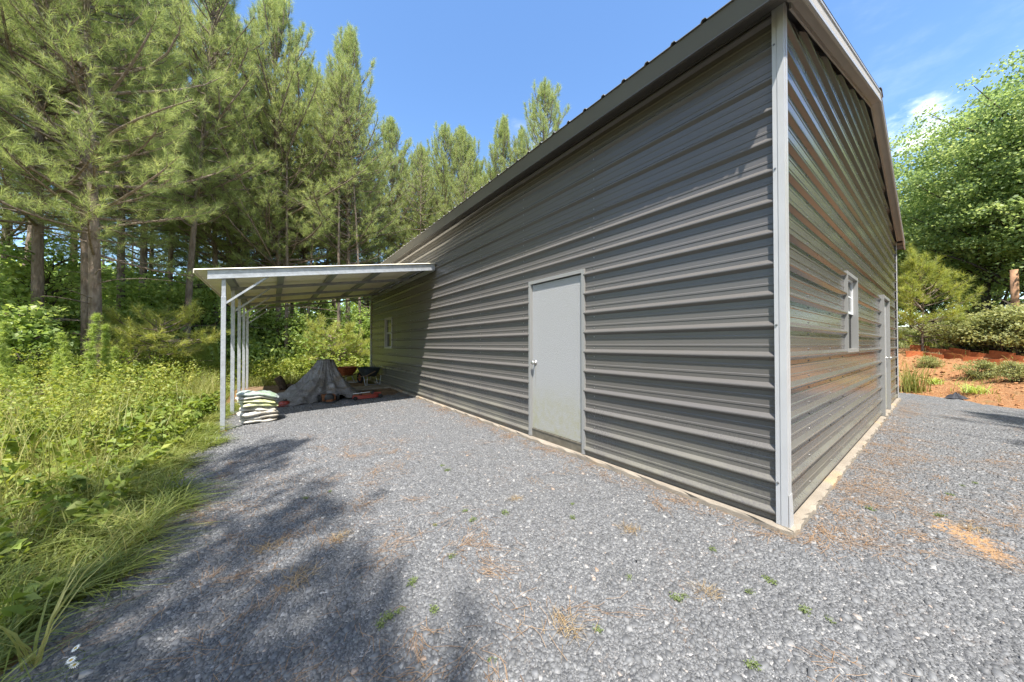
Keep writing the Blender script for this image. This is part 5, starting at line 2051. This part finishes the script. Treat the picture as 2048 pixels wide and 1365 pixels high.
def fennel(seed, H, R, n=2600):
    q = np.random.default_rng(seed)
    tt = np.linspace(0, 1, 8)
    bend = q.normal(0, 0.07, 2)
    stem = np.stack([bend[0] * tt ** 2 * H, bend[1] * tt ** 2 * H, tt * H], 1)
    sv, sf = tubes(stem[None], (0.008 * (1 - 0.8 * tt))[None], 5)
    m = 150
    f = np.sqrt(q.uniform(0.03, 1, m))
    p = np.stack([np.interp(f, tt, stem[:, k]) for k in range(3)], 1)
    a = q.uniform(0, 6.28, m)
    L = R * (1.15 - f) ** 0.6 * q.uniform(0.6, 1.1, m)
    d = np.stack([np.cos(a), np.sin(a), 0.9 + 0 * a], 1)
    e1 = p + d * L[:, None] * 0.7
    e2 = e1 + np.stack([np.cos(a), np.sin(a), -0.35 + 0 * a], 1) * L[:, None] * 0.45
    bv, bf = tubes(np.stack([p, e1, e2], 1), np.repeat(np.array([[0.003, 0.002, 0.001]]), m, 0), 3)
    k = q.integers(0, m, n)
    g = q.random(n)[:, None]
    base = np.where(g < 0.6, p[k] + (e1[k] - p[k]) * g / 0.6, e1[k] + (e2[k] - e1[k]) * (g - 0.6) / 0.4)
    dv = unit(q.normal(size=(n, 3)) + np.array([0, 0, 0.35]))
    s = unit(np.cross(dv, q.normal(size=(n, 3)))) * 0.0042
    V = np.stack([base - s, base + s, base + dv * q.uniform(0.05, 0.10, (n, 1))], 1).reshape(-1, 3)
    tint = np.repeat(np.clip(q.normal(0.5, 0.15, n), 0, 1), 3)
    stem_v, stem_f = join([(sv, sf), (bv, bf)])
    return (np_mesh('fennel_stem', stem_v, stem_f, M_FENNEL, np.full(len(stem_v), 0.2)), np_mesh('fennel_fronds', V, np.arange(len(V)).reshape(-1, 3), M_FENNEL, tint))


FV = [fennel(81, 1.95, 0.125, 3600), fennel(82, 1.6, 0.11, 2800), fennel(83, 1.2, 0.10, 2100)]
fen = [(176, 6.9, 0, 1.03, 'tallest feathery green weed plume in front of the forked pine'), (213, 7.2, 0, 0.93, 'second tallest feathery weed plume, right of the tallest one'),
       (146, 7.0, 1, 0.98, 'arching feathery weed plume left of the tallest one'), (28, 6.2, 1, 0.95, 'feathery weed plume standing at the left border'),
       (4, 6.6, 0, 0.92, 'feathery weed plume cut by the left picture border'), (84, 7.6, 1, 0.9, 'feathery weed plume between the left border and the forked pine'),
       (66, 6.0, 2, 0.85, 'short feathery weed plume low in front of the left thicket'), (232, 8.0, 2, 1.1, 'short feathery weed plume at the right foot of the two tall plumes'),
       (266, 9.4, 1, 1.0, 'feathery weed plume right of the two tall plumes, standing alone'), (294, 9.8, 1, 1.12, 'pale feathery weed plume below the low flat topped young pine'),
       (310, 10.2, 2, 1.1, 'small feathery weed plume just right of the pale one under the young pine'),
       (388, 11.2, 1, 0.85, 'outermost of the dense dark plumes by the carport post'), (402, 11.0, 2, 1.15, 'second of the dense dark plumes counted toward the carport post'),
       (413, 11.4, 1, 0.98, 'third of the dense dark plumes counted toward the carport post'), (424, 11.2, 1, 1.08, 'fourth of the dense dark plumes counted toward the carport post'),
       (435, 11.6, 1, 1.10, 'last of the dense dark plumes, touching the carport post in view'), (120, 6.4, 2, 1.0, 'low feathery weed plume in front of the arching one')]
for i, (px, d, k, sc, lab) in enumerate(fen):
    x, y, z = spot(px, d)
    t = thing('feathery_weed', lab, 'weed', (x, y, z - 0.02), i * 1.1, 'tall feathery weeds on the verge', sc)
    link('stem', FV[k][0], t)
    link('fronds', FV[k][1], t)


# bare twiggy dead shrubs
def dead_shrub(seed, H):
    q = np.random.default_rng(seed)
    segs = []

    def grow(p, d, L, rad, lev):
        e = p + d * L
        m = (p + e) / 2 + q.normal(0, 0.04 * L, 3)
        segs.append((np.stack([p, m, e]), np.array([rad, rad * 0.8, rad * 0.5])))
        if lev:
            for _ in range(q.integers(2, 5)):
                grow(p + (e - p) * q.uniform(0.4, 1.0), unit(d + q.normal(0, 0.55, 3) + np.array([0, 0, 0.1])), L * q.uniform(0.45, 0.75), rad * 0.55, lev - 1)
    for _ in range(4):
        grow(np.array([q.normal(0, 0.06), q.normal(0, 0.06), -0.05]), unit(np.array([q.normal(0, 0.5), q.normal(0, 0.5), 1.0])), H * q.uniform(0.45, 0.7), 0.011, 3)
    v, f = tubes(np.stack([s[0] for s in segs]), np.stack([s[1] for s in segs]), 4)
    return np_mesh('dead_shrub', v, f, M_TWIG)


DS = [dead_shrub(91, 1.5), dead_shrub(92, 1.1)]
for i, (px, d, k, sc, lab) in enumerate([(122, 8.4, 0, 1.0, 'bare brown twiggy shrub left of the forked pine trunk'), (196, 8.0, 1, 1.3, 'bare reddish twigs rising behind the two tall plumes'),
                                         (258, 9.6, 0, 0.95, 'bare twiggy shrub right of the two tall plumes'), (340, 10.4, 1, 1.1, 'bare tangled shrub under the low flat topped young pine'),
                                         (15, 5.6, 1, 0.8, 'pale dry twigs low at the left border'), (1878, 11.6, 0, 0.75, 'grey leafless twigs poking up from the bank shrubs'), (1925, 10.8, 0, 0.7, 'grey forked dead branch above the middle bank shrubs')]):
    x, y, z = spot(px, d)
    o = link('dead_shrub', DS[k], None, (x, y, z), i * 2.1, sc)
    tag(o, lab, 'shrub', 'bare dead shrubs')

# shrubs over the clay bank
BS = [broadleaf(101, 1.15, 0.75, 60, 70, 0.062, name='bank_shrub_a', cb=0.02, dbh=0.03, m=M_SCRUB, sig=0.13), broadleaf(102, 1.5, 0.7, 60, 70, 0.062, name='bank_shrub_b', cb=0.05, dbh=0.03, m=M_SCRUB, sig=0.14)]
bsh = [(1858, 735, 0, 0.38, 'low sparse shrub on the clay slope below the terracotta boards, left one'), (1965, 758, 0, 0.5, 'low shrub on the clay slope above the gravel, middle one'), (2028, 762, 1, 0.42, 'low shrub on the clay slope at the right border'),
       (1848, 690, 0, 0.75, 'greyish low shrub at the garage end of the bank'), (1878, 692, 0, 0.9, 'yellow green shrub next to the garage end of the bank'),
       (1905, 690, 1, 0.8, 'shrub on the bank left of the middle, behind the terracotta boards'), (1935, 697, 0, 1.0, 'bushy light green shrub hanging over the terracotta boards mid bank'),
       (1965, 698, 1, 0.95, 'broad shrub right of the bank middle'), (1992, 700, 0, 1.15, 'dense yellow green shrub in front of the brown post'),
       (2022, 700, 1, 1.1, 'tall shrub with yellow leaves at the foot of the brown post'), (2050, 706, 0, 1.2, 'shrub on the bank cut by the right border'),
       (1920, 676, 1, 0.9, 'shrub in the second row of the bank behind the leafless branch'), (1980, 676, 1, 1.15, 'shrub in the second row of the bank, left of the post'), (2030, 676, 1, 1.25, 'shrub in the second row of the bank at the right border'), (1870, 676, 0, 1.0, 'shrub in the second row below the bushy small pine')]
for i, (px, py, k, sc, lab) in enumerate(bsh):
    x, y, z = gpoint(px, py)
    tree_thing('bank_shrub', BS[k], lab, 'shrub', (x, y, z - 0.08), i * 1.3, sc, 'shrubs above the clay bank')


def tuft(name, seed, n, H, lean, w, m, tm, sp=0.06):
    q = np.random.default_rng(seed)
    a = q.uniform(0, 6.28, n)
    P = np.stack([q.normal(0, sp, n), q.normal(0, sp, n), -0.01 + 0 * a], 1)
    L = np.stack([np.cos(a), np.sin(a), 0 * a], 1) * q.uniform(lean[0], lean[1], (n, 1))
    v, f, t = blades(q, P, H * q.uniform(0.5, 1.1, n), L, np.full(n, w), 0.8, np.clip(q.normal(tm, 0.16, n), 0, 1))
    return np_mesh(name, v, f, m, t)


x, y, z = gpoint(1818, 785)
o = link('grass_clump', tuft('grass_clump', 111, 150, 1.0, (0.1, 0.7), 0.018, M_GRASS, 0.62, 0.14), None, (x + 0.1, y - 0.05, z))
tag(o, 'tall clump of coarse grass at the foot of the far garage corner', 'grass clump')
o = link('grass_clump', tuft('grass_clump', 112, 110, 0.8, (0.5, 1.3), 0.02, M_GRASS, 0.6, 0.16), None, gpoint(1895, 689))
tag(o, 'arching long bladed grass clump sprouting from the bank shrubs', 'grass clump')
o = link('grass_clump', tuft('grass_clump', 113, 70, 0.30, (0.4, 1.2), 0.02, M_FENNEL, 0.6, 0.07), None, gpoint(1868, 768))
tag(o, 'small bright green sprout on the orange clay near the garage', 'grass clump')
o = link('grass_clump', tuft('grass_clump', 114, 90, 0.36, (0.4, 1.2), 0.02, M_FENNEL, 0.7, 0.10), None, gpoint(1951, 786))
tag(o, 'yellow green sprout on the clay right of the dark cloth', 'grass clump')
# long pale blades at the bottom left
x, y, z = gpoint(72, 1338)
o = link('grass_clump', tuft('grass_clump', 115, 12, 0.50, (0.35, 0.9), 0.011, M_GRASS, 0.85, 0.012), None, (x, y, z), 0.3)
tag(o, 'few long pale yellow grass blades arching over the gravel at the bottom left', 'grass clump')

# daisies at the bottom left
def daisy():
    pet = MB()
    for k in range(15):
        a = 2 * math.pi * k / 15
        c, s_ = math.cos(a), math.sin(a)
        w = 0.0032
        pet.add([(0.005 * c, 0.005 * s_, 0), (0.012 * c - w * s_, 0.012 * s_ + w * c, 0.001), (0.021 * c, 0.021 * s_, -0.002), (0.012 * c + w * s_, 0.012 * s_ - w * c, 0.001)], [(0, 3, 2, 1)])
    return pet


for i, (px, py, lab) in enumerate([(165, 1312, 'topmost of the three white daisies at the bottom left'), (143, 1338, 'middle one of the three white daisies, half turned'), (134, 1358, 'lowest white daisy with a big yellow centre at the bottom left')]):
    x, y, z = gpoint(px, py + 14)
    t = thing('daisy', lab, 'flower', (x, y, z), i * 1.0, 'white daisies at the gravel edge', 0.75)
    mb = MB()
    tipz = 0.10
    tip = (-0.02, -0.02, tipz)
    mb.tube([(0, 0, -0.01), (0.01, 0, 0.05), tip], [0.0013] * 3, 5)
    mb.build('stem', M_GRASS, t)
    mb = daisy()
    tiltm = Matrix.Rotation(0.5, 3, Vector((0.6, -1, 0)))
    mb.v = [tuple(tiltm @ Vector(q) + Vector(tip) + Vector((0, 0, 0.004))) for q in mb.v]
    mb.build('petals', M_PETAL, t)
    mb = MB()
    mb.lathe(Vector(tip) + Vector((0, 0, 0.003)), tiltm @ Vector((0, 0, 1)), [(0.0062, 0), (0.0058, 0.003), (0.003, 0.0045), (0, 0.0048)], 10)
    mb.build('centre', M_YOLK, t)

# ------------------------------------------------------------------ loose stones, litter and small weeds on the gravel
r = np.random.default_rng(121)


def gravel_ok(x, y):
    on_slab = (x > -0.07) & (y > -0.07)
    return (x > -3.85) & (bank_s(x, y) < 0.1) & ~on_slab & in_view(x, y, 0.2) & (y < 9.2) & (y > -6)


n = 260000
rr = 0.9 + 8.5 * r.random(n) ** 1.25
aa = r.uniform(-1.02, 1.02, n)
dxy = np.stack([CF[0] * np.cos(aa) + CR[0] * np.sin(aa), CF[1] * np.cos(aa) + CR[1] * np.sin(aa)], 1)
x, y = CAM[0] + rr * dxy[:, 0], CAM[1] + rr * dxy[:, 1]
k = gravel_ok(x, y)
x, y, rr = x[k], y[k], rr[k]
n = len(x)
sz = np.exp(r.normal(math.log(0.0066), 0.45, n)) * (1 + 0.06 * rr)
sz = np.clip(sz, 0.003, 0.026)
patch = np.hypot(((x - 0.93) * 0.9 + (y + 0.78) * 0.43) / 0.30, ((y + 0.78) * 0.9 - (x - 0.93) * 0.43) / 0.13)
k = (r.random(n) < np.clip((patch - 0.45) / 0.9, 0.10, 1))
x, y, rr, sz = x[k], y[k], rr[k], sz[k]
n = len(x)
NS = 5
a0 = r.uniform(0, 6.28, n)
ang = a0[:, None] + np.arange(NS)[None] * 2 * np.pi / NS + r.normal(0, 0.25, (n, NS))
rad_ = sz[:, None] * r.uniform(0.65, 1.15, (n, NS))
st = r.uniform(0.6, 1.0, n)[:, None]
lx_, ly_ = rad_ * np.cos(ang), rad_ * np.sin(ang) * st
ro = r.uniform(0, 6.28, n)[:, None]
X = lx_ * np.cos(ro) - ly_ * np.sin(ro)
Y = lx_ * np.sin(ro) + ly_ * np.cos(ro)
tx, ty = r.normal(0, 0.22, n)[:, None], r.normal(0, 0.22, n)[:, None]
th = (sz * r.uniform(0.18, 0.5, n))[:, None]
gz_ = terrain(x, y)[:, None] + 0.004
top = np.stack([x[:, None] + X * 0.86, y[:, None] + Y * 0.86, gz_ + th + X * tx + Y * ty], -1)
bot = np.stack([x[:, None] + X, y[:, None] + Y, gz_ - 0.004 + 0.3 * (X * tx + Y * ty)], -1)
V = np.concatenate([top, bot], 1).reshape(-1, 3)
b0 = (np.arange(n) * 2 * NS)[:, None]
tri = [np.stack([b0[:, 0], b0[:, 0] + i, b0[:, 0] + i + 1], 1) for i in range(1, NS - 1)]
for i in range(NS):
    j = (i + 1) % NS
    tri.append(np.stack([b0[:, 0] + i, b0[:, 0] + NS + i, b0[:, 0] + NS + j], 1))
    tri.append(np.stack([b0[:, 0] + i, b0[:, 0] + NS + j, b0[:, 0] + j], 1))
F = np.concatenate(tri)
o = link('gravel_stones', np_mesh('gravel_stones', V, F, M_STONE))
tag(o, 'loose flat chips of blue grey slate gravel covering the yard', 'gravel', None, 'stuff')

# fallen pine needles in drifts
r = np.random.default_rng(131)
nc = 150
x = r.uniform(-3.8, 9, nc)
y = r.uniform(-4, 9, nc)
# more of them under the pines on the left, along the slab and on the right of the garage
x2 = r.uniform(-3.8, -1.6, 130)
y2 = r.uniform(0.3, 4.6, 130)
x3 = np.concatenate([r.uniform(0.0, 9, 170), np.full(150, 0) - np.abs(r.normal(0.05, 0.12, 150)) - 0.06, r.uniform(0.2, 4.5, 130)])
y3 = np.concatenate([-0.10 - np.abs(r.normal(0, 0.16, 170)), r.uniform(0, 9, 150), r.uniform(-1.9, -0.2, 130)])
x, y = np.concatenate([x, x2, x3]), np.concatenate([y, y2, y3])
k = gravel_ok(x, y)
x, y = x[k], y[k]
per = r.integers(6, 30, len(x))
i_ = np.repeat(np.arange(len(x)), per)
n = len(i_)
dirc = r.uniform(0, 6.28, len(x))
sx_ = r.uniform(0.03, 0.12, len(x))
u = r.normal(0, 1, n) * sx_[i_] * 1.6
v = r.normal(0, 1, n) * sx_[i_] * 0.6
px_ = x[i_] + u * np.cos(dirc[i_]) - v * np.sin(dirc[i_])
py_ = y[i_] + u * np.sin(dirc[i_]) + v * np.cos(dirc[i_])
a = dirc[i_] + r.normal(0, 0.6, n)
L = r.uniform(0.05, 0.15, n)
zz = terrain(px_, py_) + 0.010 + np.abs(r.normal(0, 0.006, n))
d = np.stack([np.cos(a), np.sin(a), r.normal(0, 0.08, n)], 1)
s = np.stack([-np.sin(a), np.cos(a), 0 * a], 1) * 0.0009
P0 = np.stack([px_, py_, zz], 1)
bow = np.stack([-np.sin(a), np.cos(a), 0 * a], 1) * (L * r.normal(0, 0.10, n))[:, None]
mid = P0 + d * L[:, None] * 0.5 + bow
end = P0 + d * L[:, None]
V = np.stack([P0 - s, P0 + s, mid - s, mid + s, end - s, end + s], 1).reshape(-1, 3)
b0 = np.arange(n) * 6
F = np.concatenate([np.stack([b0, b0 + 1, b0 + 3, b0 + 2], 1), np.stack([b0 + 2, b0 + 3, b0 + 5, b0 + 4], 1)])
tint = np.repeat(np.clip(r.normal(0.5, 0.2, n), 0, 1), 6)
o = link('pine_needle_litter', np_mesh('pine_needle_litter', V, F, M_LITTER, tint))
tag(o, 'orange brown fallen pine needles drifted over the gravel', 'pine needles', None, 'stuff')

# clods and crumbs on the clay bank
r = np.random.default_rng(171)
x = r.uniform(8, 20, 14000)
y = r.uniform(-7, 6, 14000)
s = bank_s(x, y)
k = (s > -0.1) & (s < 5.0) & in_view(x, y, 0.2) & (r.random(len(x)) < 0.25 + 0.6 * (np.sin(3 * x + 2 * y) * np.sin(2.3 * y - x) > 0.3))
x, y = x[k], y[k]
n = len(x)
sz = np.clip(np.exp(r.normal(math.log(0.016), 0.6, n)), 0.006, 0.08)
u = unit(r.normal(size=(n, 8, 3)))
cube = np.array([[sx, sy, sz_] for sz_ in (-1, 1) for sy in (-1, 1) for sx in (-1, 1)], float)
P = cube[None] * (0.6 + 0.35 * r.random((n, 8, 1))) + 0.28 * u
P = P * (sz[:, None, None] * np.array([1, 1, 0.55])) + np.stack([x, y, terrain(x, y) + sz * 0.15], 1)[:, None]
b0 = (np.arange(n) * 8)[:, None]
F = np.concatenate([b0 + np.array([q]) for q in ((0, 2, 3, 1), (4, 5, 7, 6), (0, 1, 5, 4), (2, 6, 7, 3), (0, 4, 6, 2), (1, 3, 7, 5))])
o = link('clay_clods', np_mesh('clay_clods', P.reshape(-1, 3), F, M_CLOD))
tag(o, 'loose clods and crumbs of orange clay scattered over the bank', 'clay clods', None, 'stuff')

# dry straw tufts
TD = [tuft('dry_tuft', 141 + i, 90, 0.065, (0.6, 2.0), 0.0026, M_DRY, 0.6, 0.036) for i in range(3)]
dry = [(1135, 1258, 1.0, 'largest dead straw tuft on the gravel, right of the big shadow'), (1258, 1062, 0.9, 'curled straw tuft on the gravel in front of the garage corner'),
       (1415, 1192, 0.8, 'loose straw tuft on the gravel below the garage corner'), (540, 1098, 1.1, 'straw tuft lying half in shade on the left gravel'),
       (680, 1078, 0.9, 'pale straw tuft at the sunny edge of the left shadow'), (600, 1160, 1.2, 'flattened straw tuft inside the left shadow'), (1950, 1064, 1.0, 'straw tuft at the top of the orange clay patch'), (1032, 1000, 0.7, 'small straw tuft on the open gravel between door and shadow')]
for i, (px, py, sc, lab) in enumerate(dry):
    x, y, z = gpoint(px, py)
    o = link('dry_grass_tuft', TD[i % 3], None, (x, y, z + 0.006), i * 1.7, sc)
    tag(o, lab, 'straw tuft', 'dry straw tufts on the gravel')


def tiny_weed(seed):
    q = np.random.default_rng(seed)
    n_ = 150
    P = np.stack([np.clip(q.normal(0, 0.024, n_), -0.04, 0.04), np.clip(q.normal(0, 0.015, n_), -0.028, 0.028), np.abs(q.normal(0.010, 0.010, n_)) + 0.004], 1)
    v, f = leaves(q, P, 0.013, 0.7, 0.2, 0.6)
    return np_mesh('gravel_weed', v, f, M_CRUMB, np.repeat(np.clip(q.normal(0.35, 0.15, n_), 0, 1), 4))


TW = [tiny_weed(151 + i) for i in range(2)]
wd = [(1145, 1012), (1145, 1040), (1010, 1031), (930, 1026), (945, 1046), (870, 1054), (885, 934), (895, 943), (1258, 1160), (1352, 1207), (1368, 1196), (1425, 1106), (1540, 1168), (1500, 1192), (1610, 1226), (1660, 1250),
      (760, 1255), (775, 1243), (800, 1226), (868, 1228), (985, 1325), (905, 1116), (825, 1168), (1195, 1267), (1505, 1340), (1925, 975), (1900, 992), (1880, 1036), (1950, 968), (1740, 1022), (660, 985), (610, 1000)]
for i, (px, py) in enumerate(wd):
    x, y, z = gpoint(px, py)
    o = link('gravel_weed', TW[i % 2], None, (x, y, z), i * 0.9, 0.5 + 0.35 * ((i * 7) % 5) / 4)
    tag(o, 'tiny green weed rosette growing through the gravel', 'weed', 'tiny weeds in the gravel')
